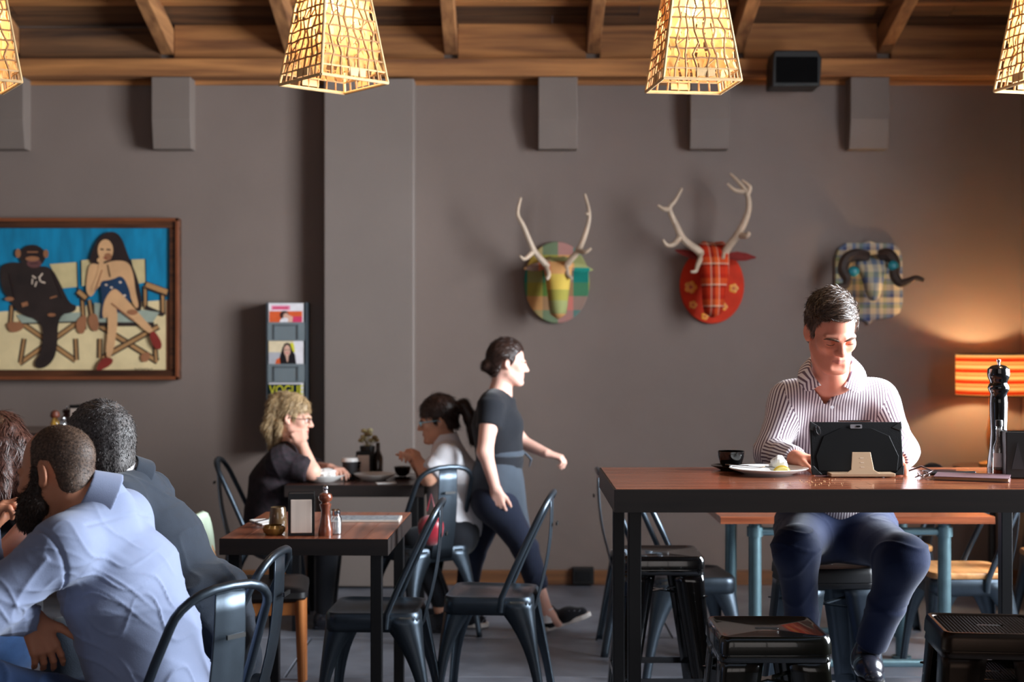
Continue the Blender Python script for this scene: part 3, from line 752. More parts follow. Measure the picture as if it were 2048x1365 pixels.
# ------------------------------------------------------------------ dining tables
def dining_table(name, label, cx, cy, sx, sy, h, rot, top, leg_in=.06, strips_along='y', n=7, th=.06, leg=.042):
    t = thing(name, label, 'table', (cx, cy, 0), rot)
    for i in range(n):
        if strips_along == 'y': c, s_ = (-sx/2+sx*(i+.5)/n, 0), (sx/n-.0012, sy-.006)
        else: c, s_ = (0, -sy/2+sy*(i+.5)/n), (sx-.006, sy/n-.0012)
        MB().box((c[0], c[1], h-.013), (s_[0], s_[1], .026)).build('top_strip', top, t, smooth=False, bevel=.001, world=False)
    b = MB()
    for c, s_ in (((0, -sy/2), (sx+.006, .006)), ((0, sy/2), (sx+.006, .006)), ((-sx/2, 0), (.006, sy)), ((sx/2, 0), (.006, sy))):
        b.box((c[0], c[1], h-th/2-.0015), (s_[0], s_[1], th))
    b.build('apron', M['tabledark'], t, smooth=False, world=False)
    for x in (-1, 1):
        for y in (-1, 1):
            MB().box((x*(sx/2-leg_in), y*(sy/2-leg_in), (h-.03)/2), (leg, leg, h-.03)).build('leg', M['blacksteel'], t, smooth=False, bevel=.003, world=False)
    return t
LT = (-.755, 5.66)
dining_table('dining_table', 'square red-brown dining table in front, with pepper grinder and napkin holder', LT[0], LT[1], .62, .82, .75, math.radians(-2), M['tabletop_y'], .045)
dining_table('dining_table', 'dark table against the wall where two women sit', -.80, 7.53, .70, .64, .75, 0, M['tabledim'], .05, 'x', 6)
dining_table('dining_table', 'table edge at the far left under the diners\' arms', -2.2, 4.55, .9, .80, .75, 0, M['tabletop'], .06, 'x', 7)
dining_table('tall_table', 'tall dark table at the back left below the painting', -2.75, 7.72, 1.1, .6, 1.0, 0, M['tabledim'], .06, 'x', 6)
# pipe-leg table behind the bar
pt = thing('pipe_leg_table', 'wooden table on galvanised pipe legs behind the bar', 'table', (1.435, 6.3, 0))
for i in range(6):
    MB().box((1.435, 5.9+.8*(i+.5)/6, .735), (1.14, .8/6-.002, .03)).build('top_strip', M['tabletop'], pt, smooth=False, bevel=.001)
lx = (1.02, 1.815)
for x in lx:
    for y in (5.97, 6.63):
        MB().tube([(x, y, 0), (x, y, .72)], .027, 14).build('leg', M['teal'], pt)
        for z0_, z1_, r_ in ((.66, .70, .034), (.1, .155, .034), (0, .012, .045)): MB().tube([(x, y, z0_), (x, y, z1_)], r_, 14).build('pipe_fitting', M['teal'], pt)
for y in (5.97, 6.63):
    MB().tube([(lx[0], y, .127), (lx[1], y, .127)], .017, 12).build('pipe_rail', M['teal'], pt)
    MB().tube([(lx[0], y, .68), (lx[1], y, .68)], .017, 12).build('pipe_rail', M['teal'], pt)

# ------------------------------------------------------------------ chairs and stools
CG = 'gunmetal cafe chairs'
def rz(dx, dy): return math.atan2(-dx, dy)      # turn +Y towards (dx,dy)
c0 = make_chair('cafe_chair', 'dark steel hoop-back chair at the right side of the front table', M['gunmetal'], CG)
c0.location = (-.52, 5.52, 0); c0.rotation_euler = (0, 0, rz(-1, .05))
dup(c0, (-.08, 5.85, 0), rz(-1, .12), 'empty steel hoop-back chair standing alone between front table and bar')
dup(c0, (-.91, 3.75, 0), rz(-.80, .60), 'steel hoop-back chair the bearded man sits on')
dup(c0, (-.93, 4.23, 0), rz(-1, .12), 'steel hoop-back chair the man in the dark jacket sits on')
dup(c0, (-.45, 7.20, 0), rz(-.55, .83), 'steel hoop-back chair holding the red bag, under the woman in white')
dup(c0, (-1.30, 7.5, 0), rz(1, .05), 'steel hoop-back chair under the blonde woman')
dup(c0, (.78, 6.32, 0), rz(1, .1), 'dark hoop-back chair at the left end of the pipe-leg table, nearer of two')
dup(c0, (.66, 6.85, 0), rz(1, 0), 'dark hoop-back chair at the left end of the pipe-leg table, further of two')
c1 = make_chair('cafe_chair', 'hoop-back chair with a plywood seat at the right end of the pipe-leg table', M['gunmetal'], CG, True)
c1.location = (1.98, 6.28, 0); c1.rotation_euler = (0, 0, rz(-1, 0))
dup(c1, (1.86, 7.05, 0), rz(-1, -.1), 'hoop-back chair with a plywood seat further back near the table lamp')
dup(c1, (2.62, 6.7, 0), rz(-1, 0), 'hoop-back chair with a plywood seat by the right wall')
s0 = make_stool('bar_stool', 'glossy green-black stool in front of the bar with a plain seat', M['darkgloss'], group='bar stools')
s0.location = (.727, 4.06, 0)
s1 = make_stool('bar_stool', 'perforated dark bronze stool at the front right, topmost of its stack', M['bronze'], group='bar stools', perf=True)
s1b = dup(s1, (1.372, 4.10, 0), math.radians(-6), 'perforated dark bronze stool nested underneath the one at the front right'); s1b.scale = (.86, .86, .80)
s1.location = (1.372, 4.10, 0); s1.rotation_euler = (0, 0, math.radians(-6))
s2 = make_stool('bar_stool', 'plain black stool behind the left end of the bar', M['blackgloss'], group='bar stools')
s2.location = (.575, 5.52, 0)
s3 = dup(s2, (1.14, 5.22, 0), math.radians(4), 'stool the man at the bar sits on')
for ch in [x for x in bpy.data.objects if x.parent is s3]:
    ch.data = ch.data.copy(); ch.data.materials.clear(); ch.data.materials.append(M['gunmetal'])
for ch in [x for x in bpy.data.objects if x.parent is s3 and x.name.startswith('seat')]: ch.data.materials.clear(); ch.data.materials.append(M['blacksteel'])
# wooden chair left of the front table (front = +Y local)
def wooden_chair():
    t = thing('wooden_chair', 'wooden chair with orange pine legs, black seat pad and pale green back', 'chair')
    for sx in (-1, 1):
        MB().tube([(sx*.2, .19, 0), (sx*.185, .18, .42)], [.013, .021], 10).build('leg', M['orangewood'], t, world=False)
        MB().tube([(sx*.19, -.24, 0), (sx*.18, -.19, .42), (sx*.185, -.205, .55), (sx*.185, -.235, .66)], [.013, .021, .018, .013], 10).build('leg', M['orangewood'], t, world=False)
        MB().box((sx*.183, 0, .385), (.022, .36, .055)).build('side_rail', M['orangewood'], t, world=False, bevel=.004, smooth=False)
    MB().box((0, .18, .385), (.36, .022, .055)).box((0, -.18, .385), (.36, .022, .055)).build('cross_rail', M['orangewood'], t, world=False, bevel=.004, smooth=False)
    rings([(rr_poly(.2, .2, .04), .415), (rr_poly(.212, .212, .045), .43), (rr_poly(.21, .21, .045), .452), (rr_poly(.19, .19, .04), .466), (rr_poly(.08, .08, .03), .472)], cap_bot=True).build('seat_pad', pm('black_vinyl', rgb(24, 22, 24), .4, var=.1, bump=.1), t, world=False)
    rows = []
    gm = pm('pale_green_vinyl', rgb(176, 190, 168), .45, var=.05)
    for i in range(9):
        z = .52+.23*i/8; e_ = math.sin(PI*min(1, (i+.6)/9.2))**.35
        rows.append([(x*e_, -.215-.03*(i/8)+.03*(x/.22)**2-.015, z) for x in np.linspace(-.225, .225, 11)])
    MB().sheet(rows).build('back_rest', gm, t, world=False, solid=.028)
    return t
wc = wooden_chair(); wc.location = (-1.07, 5.98, 0); wc.rotation_euler = (0, 0, rz(1, .12))
# ------------------------------------------------------------------ woven pendant lamps
rope_m = pm('natural_rope', rgb(170, 128, 84), .8, var=.15, nscale=60, bump=.4, bscale=400)
frame_m = pm('cane_frame', rgb(214, 176, 124), .7, var=.1, nscale=40, bump=.3, bscale=300)
weave_m = translucent('raffia_weave', rgb(216, 172, 116), .45, .14, 40)
bulb_m = emit('lit_bulb', (1, .86, .66, 1), 45)
def pendant(name, label, u, v_mid, d, rot, seed, group):
    r = random.Random(seed); c = P(u, v_mid, d); zb = c[2]; HH = .60; hb, ht = .138, .05
    t = thing(name, label, 'pendant lamp', (c[0], c[1], zb), rot, group)
    def pt(face, s, z, inset=0):      # s in -1..1 across the face, z 0..1 up it
        hw = hb+(ht-hb)*z-inset; x, y = s*hw, -hw
        for _ in range(face): x, y = -y, x
        return (x, y, z*HH)
    b = MB()
    for f in range(4):
        b.tube([pt(f, -1, 0), pt(f, -1, 1)], .0052, 8); b.tube([pt(f, -1, 0), pt(f, 1, 0)], .0058, 8); b.tube([pt(f, -1, 1), pt(f, 1, 1)], .005, 8)
        b.tube([pt(f, -1, .062), pt(f, 1, .062)], .0036, 6)
    b.build('frame', frame_m, t, world=False)
    for f in range(4):
        b = MB(); nr = 15; w = []
        for i in range(1, nr):
            z = .062+.9*i/nr; pts = [pt(f, s, z+r.uniform(-.004, .004)+.002*math.sin(7*s+i)) for s in np.linspace(-1, 1, 9)]; b.tube(pts, .0034, 5)
        for j in range(1, 7):
            s0 = -1+2*j/7; pts = [pt(f, s0+(.07*math.sin(i*2.2+j*1.7+seed)+r.uniform(-.05, .05) if 1 < i < 13 else 0), i/14) for i in range(0, 15)]; b.tube(pts, .0038, 5)
        for j in range(7):
            z0 = r.uniform(.05, .8); s0 = r.uniform(-.9, .5); b.tube([pt(f, s0+q*.09, z0+.05*q/3) for q in range(5)], .0022, 5)
        nb = b.build('rope_net', rope_m, t, world=False)
        # raffia strips twisted in and out behind the net, leaving small holes
        b = MB(); ns = 7
        for j in range(ns):
            rows = []
            for i in range(41):
                z = .065+.9*i/40; ph = i/40*13*PI+j*PI*.5
                wj = (.60+.32*math.sin(ph))/ns; sc = -1+2*(j+.5)/ns+.02*math.sin(ph*.5+j)
                rows.append([pt(f, max(-.985, min(.985, sc+wj*k)), z, .006+.004*math.sin(ph+k)) for k in (-1, 0, 1)])
            b.sheet(rows)
        b.build('weave', weave_m, t, world=False)
        b = MB(); b.box((0, 0, 0), (.07, .003, .024)); o = b.build('tab', frame_m, t, world=False, smooth=False)
        q = pt(f, .08, .036); o.location = q; o.rotation_euler = (0, 0, f*PI/2)
    MB().ball((0, 0, .285), .034, 10).build('bulb', bulb_m, t, world=False)
    MB().tube([(0, 0, .315), (0, 0, .40)], .018, 12).tube([(0, 0, .40), (0, 0, .62)], .004, 6).build('lamp_holder', M['black'], t, world=False)
    zr = roof(c[1], -.0)-zb
    MB().tube([(0, 0, .59), (0, 0, zr+.03)], .0035, 6).tube([(0, 0, zr-.03), (0, 0, zr+.02)], .045, 14).build('cord', M['black'], t, world=False)
    l = bpy.data.lights.new('pendant_glow', 'POINT'); l.energy = 6.5; l.color = (1, .76, .48); l.shadow_soft_size = .035
    o = bpy.data.objects.new('pendant_glow', l); COL.objects.link(o); o.location = (c[0], c[1], zb+.225)
    return t
PG = 'woven pendant lamps'
pendant('pendant_lamp', 'woven tapered pendant lamp with a corner turned forward, left of the pilaster top', 667, 168, 5.05, math.radians(40), 1, PG)
pendant('pendant_lamp', 'woven tapered pendant lamp seen face-on above the walking woman and bar', 1385, 172, 5.05, math.radians(7), 2, PG)
pendant('pendant_lamp', 'woven pendant lamp cut off by the left edge of the frame', -56, 168, 5.05, math.radians(33), 3, PG)
pendant('pendant_lamp', 'woven pendant lamp cut off by the right edge of the frame', 2101, 172, 5.05, math.radians(12), 4, PG)

# ------------------------------------------------------------------ striped table lamp on a side table by the corner
LD = 8.32; lc = P(1984, 750, LD); lz = lc[2]; LR = 70/FPX*LD; LHt = 41/FPX*LD
side = thing('side_table', 'small dark side table in the corner under the striped lamp', 'table', (lc[0], LD, 0))
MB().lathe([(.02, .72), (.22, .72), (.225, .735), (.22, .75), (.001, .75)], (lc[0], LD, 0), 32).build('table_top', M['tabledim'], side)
MB().lathe([(.16, 0), (.17, .012), (.03, .03), (.022, .06), (.022, .72), (.02, .725)], (lc[0], LD, 0), 24).build('pedestal', M['blacksteel'], side)
tl = thing('table_lamp', 'lit table lamp with red and orange striped drum shade by the right corner', 'lamp', (lc[0], LD, .75))
def stripes():
    m, N, L, b = new_mat('striped_shade_cloth'); N.remove(b)
    t = N.new('ShaderNodeTexCoord'); s = N.new('ShaderNodeSeparateXYZ'); L.new(t.outputs['Object'], s.inputs[0])
    f = N.new('ShaderNodeMapRange'); f.inputs[1].default_value = lz-LHt; f.inputs[2].default_value = lz+LHt; f.inputs[3].default_value = 0; f.inputs[4].default_value = 3.75
    L.new(s.outputs['Z'], f.inputs[0]); g = N.new('ShaderNodeMath'); g.operation = 'FRACT'; L.new(f.outputs[0], g.inputs[0])
    r = N.new('ShaderNodeValToRGB'); r.color_ramp.interpolation = 'CONSTANT'; el = r.color_ramp.elements
    cols = [(0, rgb(224, 172, 108)), (.12, rgb(196, 44, 20)), (.34, rgb(226, 120, 60)), (.5, rgb(240, 204, 150)), (.72, rgb(230, 176, 112)), (.84, rgb(120, 70, 30)), (.9, rgb(236, 190, 128))]
    for i, (p, c) in enumerate(cols):
        e = el[i] if i < 2 else el.new(p); e.position = p; e.color = c
    L.new(g.outputs[0], r.inputs[0])
    d = N.new('ShaderNodeBsdfDiffuse'); tr = N.new('ShaderNodeBsdfTranslucent'); mx = N.new('ShaderNodeMixShader'); mx.inputs[0].default_value = .09
    L.new(r.outputs[0], d.inputs[0]); L.new(r.outputs[0], tr.inputs[0]); L.new(d.outputs[0], mx.inputs[1]); L.new(tr.outputs[0], mx.inputs[2]); L.new(mx.outputs[0], N['Material Output'].inputs[0])
    return m
b = MB(); n = 48
b.sheet([[(lc[0]+LR*math.cos(2*PI*k/n), LD+LR*math.sin(2*PI*k/n), z) for k in range(n+1)] for z in np.linspace(lz-LHt, lz+LHt, 4)])
b.build('shade', stripes(), tl, recalc=False)
b = MB()
for z in (lz-LHt, lz+LHt): b.tube([(lc[0]+LR*math.cos(a), LD+LR*math.sin(a), z) for a in np.linspace(0, 2*PI, 40)[:-1]], .004, 6, closed=True)
for k in range(3): a = 2*PI*k/3; b.tube([(lc[0], LD, lz-.02), (lc[0]+LR*math.cos(a), LD+LR*math.sin(a), lz-LHt)], .0025, 5)
b.build('shade_ring', M['blacksteel'], tl)
MB().lathe([(.07, .75), (.075, .765), (.02, .785), (.016, .82), (.03, .87), (.034, .93), (.022, 1.0), (.015, 1.08), (.015, lz-.03)], (lc[0], LD, 0), 24).build('stem', pm('amber_lamp_stem', rgb(206, 152, 80), .35), tl)
MB().ball((lc[0], LD, lz-.055), .022, 10).build('bulb', emit('lamp_bulb', (1, .8, .55, 1), 14), tl)
l = bpy.data.lights.new('table_lamp_glow', 'POINT'); l.energy = 29; l.color = (1, .68, .34); l.shadow_soft_size = .03
o = bpy.data.objects.new('table_lamp_glow', l); COL.objects.link(o); o.location = (lc[0], LD, lz-.005)

# ------------------------------------------------------------------ framed painting
DP = 8.585
pg = thing('framed_painting', 'framed painting of a woman and an ape on deck chairs', 'painting', P(165, 598, DP))
fm = wood('dark_frame_wood', rgb(46, 26, 16), rgb(96, 54, 30), 0, .4, bump=.1)
fedge = pm('frame_outer_lip', rgb(116, 62, 34), .45, var=.15)
u0, u1, v0, v1 = -34, 360, 437, 760
def bx(b, ua, ub, va, vb, y0, y1): 
    a = P(ua, va, DP); c = P(ub, vb, DP); b.box(((a[0]+c[0])/2, (y0+y1)/2, (a[2]+c[2])/2), (c[0]-a[0], y1-y0, a[2]-c[2]))
for (ua, ub, va, vb) in ((u0, u1, v0, v0+20), (u0, u1, v1-20, v1), (u0, u0+20, v0+20, v1-20), (u1-20, u1, v0+20, v1-20)):
    b = MB(); bx(b, ua, ub, va, vb, DP-.02, YB-.002); fo = b.build('frame_rail', fm, pg, smooth=False, bevel=.006)
b = MB()
for (ua, ub, va, vb) in ((u0, u1, v0, v0+7), (u0, u1, v1-7, v1), (u0, u0+7, v0, v1), (u1-7, u1, v0, v1)): bx(b, ua, ub, va, vb, DP-.034, DP-.018)
b.build('frame_lip', fedge, pg, smooth=False, bevel=.003)
def paint(name, c, var=.15): return pm(name, c, .55, var=var, nscale=9, bump=.2, bscale=70)
pc = {'sky': pm('paint_blue', rgb(8, 120, 158), .5, var=.22, nscale=5, scale=(4, 1, 1)), 'sand': paint('paint_sand', rgb(222, 198, 150), .1), 'cream': paint('paint_cream', rgb(196, 176, 128)),
      'tan': paint('paint_tan_wood', rgb(168, 124, 78)), 'dark': paint('paint_dark_brown', rgb(40, 28, 24), .3), 'hair': paint('paint_hair', rgb(38, 22, 20), .3),
      'skin': paint('paint_skin', rgb(206, 158, 112), .1), 'skin2': paint('paint_skin_shade', rgb(150, 98, 66), .12), 'dress': paint('paint_navy_dress', rgb(24, 50, 78), .3), 'red': paint('paint_red_shoe', rgb(130, 40, 30)),
      'grey': paint('paint_grey_seat', rgb(150, 158, 142)), 'pink': paint('paint_muzzle', rgb(96, 58, 56)), 'pale': paint('paint_pale', rgb(214, 190, 168))}
pk = list(pc); pb = MB(); depth = [0]
def zp(x, y): return (x/2.844, 400+y/2.844)
def poly(key, pts):
    depth[0] += 1; y = DP-.004-.00022*depth[0]
    # painted patch a hair above the one below, all on one flat canvas
    q = [P(*zp(x, yv), DP) for x, yv in pts]
    pb.add([(p[0], y, p[2]) for p in q], [tuple(range(len(q)))], pk.index(key))
def smooth_poly(pts, it=2):
    for _ in range(it):
        out = []
        for i in range(len(pts)):
            a, c = pts[i], pts[(i+1) % len(pts)]; out += [(a[0]*.75+c[0]*.25, a[1]*.75+c[1]*.25), (a[0]*.25+c[0]*.75, a[1]*.25+c[1]*.75)]
        pts = out
    return pts
def blob(key, pts): poly(key, smooth_poly(pts))
def stroke(key, a, c, w): 
    d = np.subtract(c, a); d = d/np.linalg.norm(d); n_ = np.array([-d[1], d[0]])*w/2
    poly(key, [tuple(np.add(a, n_)), tuple(np.add(c, n_)), tuple(np.subtract(c, n_)), tuple(np.subtract(a, n_))])
def ell(key, cx, cy, rx, ry): poly(key, [(cx+rx*math.cos(2*PI*i/20), cy+ry*math.sin(2*PI*i/20)) for i in range(20)])
X0 = -45
poly('sky', [(X0, 150), (975, 150), (975, 575), (X0, 645)]); poly('sand', [(X0, 640), (975, 568), (975, 985), (X0, 985)])
poly('skin2', [(945, 570), (975, 568), (975, 985), (945, 985)])
for a, c in (((108, 690), (432, 915)), ((455, 690), (112, 932))): stroke('dark', a, c, 34); stroke('tan', a, c, 20)
for a, c in (((140, 790), (118, 925)), ((432, 790), (438, 912)), ((70, 600), (60, 740)), ((470, 560), (480, 740))): stroke('dark', a, c, 30); stroke('tan', a, c, 13)
poly('cream', [(285, 366), (440, 355), (446, 495), (350, 505)]); stroke('dark', (440, 355), (446, 560), 7)
poly('grey', [(95, 655), (462, 640), (452, 690), (130, 706)]); stroke('dark', (95, 706), (460, 694), 8)
for a, c in (((575, 720), (900, 920)), ((905, 720), (575, 905))): stroke('dark', a, c, 36); stroke('tan', a, c, 20)
for a, c in (((572, 790), (570, 900)), ((880, 760), (892, 915)), ((928, 530), (930, 655)), ((828, 490), (830, 610)), ((512, 570), (540, 740))): stroke('dark', a, c, 28); stroke('tan', a, c, 13)
poly('cream', [(467, 345), (535, 338), (530, 480), (470, 492)]); poly('cream', [(750, 340), (828, 338), (832, 470), (780, 480)]); stroke('dark', (829, 338), (833, 480), 7)
stroke('dark', (830, 484), (960, 532), 44); stroke('tan', (834, 482), (954, 526), 28)
stroke('dark', (446, 520), (500, 566), 40); stroke('tan', (448, 520), (494, 560), 24)
stroke('dark', (830, 610), (935, 655), 22)
poly('grey', [(540, 585), (910, 640), (868, 705), (545, 700)]); stroke('dark', (545, 708), (880, 708), 22)
# ape
for q in ([(35, 690), (150, 700), (130, 745), (60, 760)], [(430, 690), (500, 640), (490, 760), (450, 765)], [(500, 660), (560, 640), (570, 750), (520, 745)], [(800, 880), (860, 860), (850, 920), (810, 925)]): blob('skin2', q)
blob('dark', [(8, 372), (95, 350), (200, 380), (295, 378), (350, 480), (400, 590), (442, 600), (432, 640), (335, 655), (332, 850), (300, 930), (235, 968), (190, 935), (245, 860), (250, 690), (110, 650), (55, 560), (20, 520), (5, 440)])
ell('dark', 190, 322, 74, 66); ell('skin2', 108, 305, 16, 26); ell('skin2', 266, 308, 15, 24); ell('hair', 190, 312, 58, 48); ell('pink', 200, 362, 42, 26); ell('skin2', 190, 336, 40, 14); ell('hair', 170, 312, 10, 7); ell('hair', 212, 312, 10, 7); stroke('skin2', (160, 298), (222, 298), 7); stroke('hair', (178, 364), (222, 362), 5); stroke('hair', (300, 400), (360, 560), 9); stroke('hair', (60, 420), (90, 560), 9)
for x, y, a in ((200, 440, .5), (232, 452, 1.2), (210, 480, 2.0), (252, 470, .2), (190, 465, 1.7), (240, 430, 2.4)): stroke('pale', (x-12*math.cos(a), y-16*math.sin(a)), (x+12*math.cos(a), y+16*math.sin(a)), 8)
stroke('skin2', (290, 560), (330, 548), 8); stroke('skin2', (130, 600), (165, 590), 24); ell('skin2', 60, 565, 26, 12); ell('skin2', 300, 655, 24, 10)
# woman
blob('hair', [(640, 176), (695, 205), (735, 320), (790, 450), (812, 560), (808, 645), (770, 610), (745, 480), (700, 380), (560, 380), (512, 356), (530, 285), (575, 205)])
blob('skin', [(515, 358), (580, 372), (650, 345), (735, 350), (765, 420), (775, 520), (798, 612), (772, 618), (735, 520), (700, 440), (600, 470), (560, 500), (525, 560), (494, 525), (500, 440)])
blob('dress', [(568, 462), (640, 458), (702, 425), (745, 520), (752, 590), (700, 640), (600, 660), (572, 690), (590, 560)])
for x, y in ((610, 485), (690, 470), (665, 520), (715, 545), (640, 500)): ell('pale', x, y, 8, 6)
blob('skin', [(600, 565), (650, 500), (690, 525), (790, 640), (885, 745), (856, 768), (760, 680), (662, 610), (640, 640), (605, 680), (585, 660)])
blob('skin', [(615, 620), (672, 600), (676, 720), (642, 905), (604, 892), (622, 730)])
blob('skin', [(520, 510), (560, 430), (568, 350), (598, 345), (592, 400), (545, 530)])
ell('skin', 606, 288, 44, 62); ell('skin2', 620, 325, 22, 22); stroke('hair', (577, 282), (596, 284), 9); stroke('hair', (612, 284), (636, 286), 9); stroke('red', (590, 333), (612, 333), 8); ell('skin', 580, 345, 22, 16)
stroke('skin2', (640, 590), (770, 690), 8); stroke('skin2', (548, 520), (588, 400), 5); stroke('hair', (620, 370), (634, 440), 5); ell('skin2', 760, 640, 30, 16)
blob('red', [(545, 970), (590, 895), (652, 900), (645, 935), (590, 968)]); blob('red', [(852, 762), (885, 742), (930, 815), (918, 858), (878, 838)])
for k in range(6): stroke('hair', (770+k*18, 958+4*(k % 2)), (784+k*18, 966-5*(k % 2)), 4)
pb.build('canvas', [pc[k] for k in pk], pg, smooth=False, recalc=False)
b = MB(); bx(b, u0+10, u1-10, v0+10, v1-10, DP-.003, YB-.004); b.build('backing_board', M['tabledark'], pg, smooth=False)

# ------------------------------------------------------------------ magazine rack and magazines
RD = 8.5
rk = thing('magazine_rack', 'tall narrow grey metal magazine rack on the wall left of the pilaster', 'magazine rack', P(573, 760, RD))
rm = pm('grey_rack_metal', rgb(124, 134, 138), .45, .3, var=.06)
a = P(536, 605, RD); c = P(612, 905, RD); xw = c[0]-a[0]
MB().box(((a[0]+c[0])/2, YB-.012, (a[2]+c[2])/2), (xw, .02, a[2]-c[2])).build('back_plate', rm, rk, smooth=False)
for xx in (a[0]-.002, c[0]+.002): MB().box((xx, (RD-.03+YB)/2, (a[2]+c[2])/2), (.004, YB-RD+.03, a[2]-c[2])).build('side_plate', pm('rack_side', rgb(70, 78, 84), .5, .3), rk, smooth=False)
def rv(v): return EYE-(v-682.5)/FPX*RD
for va, vb in ((645, 682), (728, 765), (812, 850)):
    z0, z1 = rv(vb), rv(va)
    o = MB().box(((a[0]+c[0])/2, RD-.03, (z0+z1)/2), (xw-.008, .004, z1-z0)).build('pocket', rm, rk, smooth=False)
    b = MB(); h = (z1-z0)
    for s_ in (-1, 1): b.box(((a[0]+c[0])/2+s_*xw*.31, RD-.034, (z0+z1)/2-.005), (.008, .008, h*.75))
    b.box(((a[0]+c[0])/2, RD-.034, z1-.018), (xw*.66, .008, .008)); b.build('pocket_rib', pm('rack_rib', rgb(96, 104, 108), .5, .3), o, smooth=False)
    MB().box(((a[0]+c[0])/2, RD+.035, z0+.004), (xw-.01, .12, .006)).build('pocket_floor', rm, rk, smooth=False)
def magazine(label, va, vb, draw, base):
    z0, z1 = rv(vb)-.05, rv(va); x0, x1 = a[0]+.008, c[0]-.012
    t = thing('magazine', label, 'magazine', ((x0+x1)/2, RD-.02, z0), group='magazines in the wall rack')
    MB().box(((x0+x1)/2, RD-.0195, (z0+z1)/2), (x1-x0, .007, z1-z0)).build('pages', M['paper'], t, smooth=False)
    cm = []; b = MB(); k = [0]
    def pp(m, pts):
        k[0] += 1
        if m not in cm: cm.append(m)
        b.add([(x0+(x1-x0)*q[0], RD-.0235-.0002*k[0], z1-(z1-rv(vb))*q[1]) for q in pts], [tuple(range(len(pts)))], cm.index(m))
    draw(pp); b.build('cover', cm, t, smooth=False, recalc=False); return t, (x0, x1, z0, z1)
def q4(x0, y0, x1, y1): return [(x0, y0), (x1, y0), (x1, y1), (x0, y1)]
def el2(cx, cy, rx, ry, n=16): return [(cx+rx*math.cos(2*PI*i/n), cy+ry*math.sin(2*PI*i/n)) for i in range(n)]
ink = lambda n, *c: pm('ink_'+n, rgb(*c), .35, var=.08, nscale=30)
kW, kO, kM, kP, kB, kK, kS, kY, kC, kG = ink('white', 226, 220, 222), ink('orange', 214, 92, 48), ink('magenta', 206, 60, 96), ink('pink', 232, 140, 170), ink('brown', 60, 36, 34), ink('black', 24, 20, 24), ink('skin', 214, 168, 146), ink('yellow', 214, 206, 50), ink('cream', 226, 206, 170), ink('green_black', 14, 34, 36)
def m1(pp):
    pp(kW, q4(0, 0, 1, 1.1)); pp(kP, q4(.08, .12, .62, .36)); pp(kM, q4(.12, .2, .56, .3)); pp(kO, q4(.02, .42, .97, 1.1)); pp(kM, q4(.66, .7, .97, 1.1)); pp(kO, q4(.02, .8, .3, 1.1))
    pp(kB, el2(.45, .62, .13, .22)); pp(kS, el2(.5, .68, .08, .16)); pp(kW, el2(.47, .98, .15, .22)); pp(kS, [(.56, .6), (.7, .72), (.68, 1.08), (.56, 1.05)])
def m2(pp):
    pp(kC, q4(0, 0, 1, 1.1)); pp(kW, q4(.72, 0, 1, 1.1)); pp(ink('grey', 178, 176, 180), q4(0, .5, .34, 1.1)); pp(kY, [(.62, .1), (.72, .1), (.76, .5), (.7, .5)])
    pp(kK, [(.4, .3), (.46, .12), (.54, .08), (.62, .14), (.68, .4), (.76, .6), (.8, 1.06), (.3, 1.06), (.33, .66)]); pp(kO, [(.18, 1.06), (.22, .82), (.32, .72), (.34, 1.06)])
    pp(kS, el2(.535, .43, .095, .25)); pp(kS, [(.48, .6), (.58, .6), (.56, .9), (.53, .92)]); pp(kM, q4(.49, .52, .575, .55)); pp(kB, q4(.465, .38, .515, .41)); pp(kB, q4(.555, .38, .605, .41))
def m3(pp):
    pp(kG, q4(0, 0, 1, 1.1)); pp(kW, q4(.93, 0, 1, 1.1)); pp(kW, q4(0, 0, 1, .06)); pp(kS, el2(.55, .75, .16, .25))
magazine('magazine in the top pocket of the rack, pink and orange cover', 607, 645, m1, 0)
magazine('magazine in the middle pocket showing a dark-haired smiling woman', 682, 728, m2, 0)
mg, (x0, x1, z0, z1) = magazine('black magazine with yellow title lettering in the rack behind the blonde woman', 766, 812, m3, 0)
def text(name, body, size, loc, mat, parent, ext=.0004, rot=(PI/2, 0, 0), align='LEFT', sx=1):
    cu = bpy.data.curves.new('t', 'FONT'); cu.body = body; cu.size = size; cu.extrude = ext; cu.align_x = align
    ob = bpy.data.objects.new('t', cu); COL.objects.link(ob); dg = bpy.context.evaluated_depsgraph_get()
    me = bpy.data.meshes.new_from_object(ob.evaluated_get(dg)); bpy.data.objects.remove(ob)
    me.materials.clear(); me.materials.append(mat)
    me.transform(Matrix.Translation(loc) @ Matrix.Rotation(rot[2], 4, 'Z') @ Matrix.Rotation(rot[0], 4, 'X') @ Matrix.Diagonal((sx, 1, 1, 1)))
    o = link(name, me, [], parent); return o
text('title_lettering', 'VOGUE', .078, (x0+.004, RD-.0255, z1-.068), kY, mg, sx=.78)

# ------------------------------------------------------------------ cloth trophy heads
bone = pm('antler_bone', rgb(186, 164, 142), .55, var=.2, nscale=14, bump=.3, bscale=60)
def zt(x, y): return (960+x/2.1787, 320+y/2.1787)
def antler(parent, lines, name='antler', mat=None):
    b = MB()
    for pts, rr in lines:
        ws = [P(*zt(x, y), YB-dd) for x, y, dd in pts]
        out = []; n = len(ws)                                   # Catmull-Rom
        for i in range(n-1):
            p0, p1, p2, p3 = ws[max(i-1, 0)], ws[i], ws[i+1], ws[min(i+2, n-1)]
            for t in np.linspace(0, 1, 6)[:-1]: out.append(.5*((2*p1)+(-p0+p2)*t+(2*p0-5*p1+4*p2-p3)*t*t+(-p0+3*p1-3*p2+p3)*t**3))
        out.append(ws[-1]); m = len(out); b.tube(out, [1.35*rr[0]+1.35*(rr[1]-rr[0])*(i/(m-1))**1.3 for i in range(m)], 8)
    return b.build(name, mat or bone, parent)
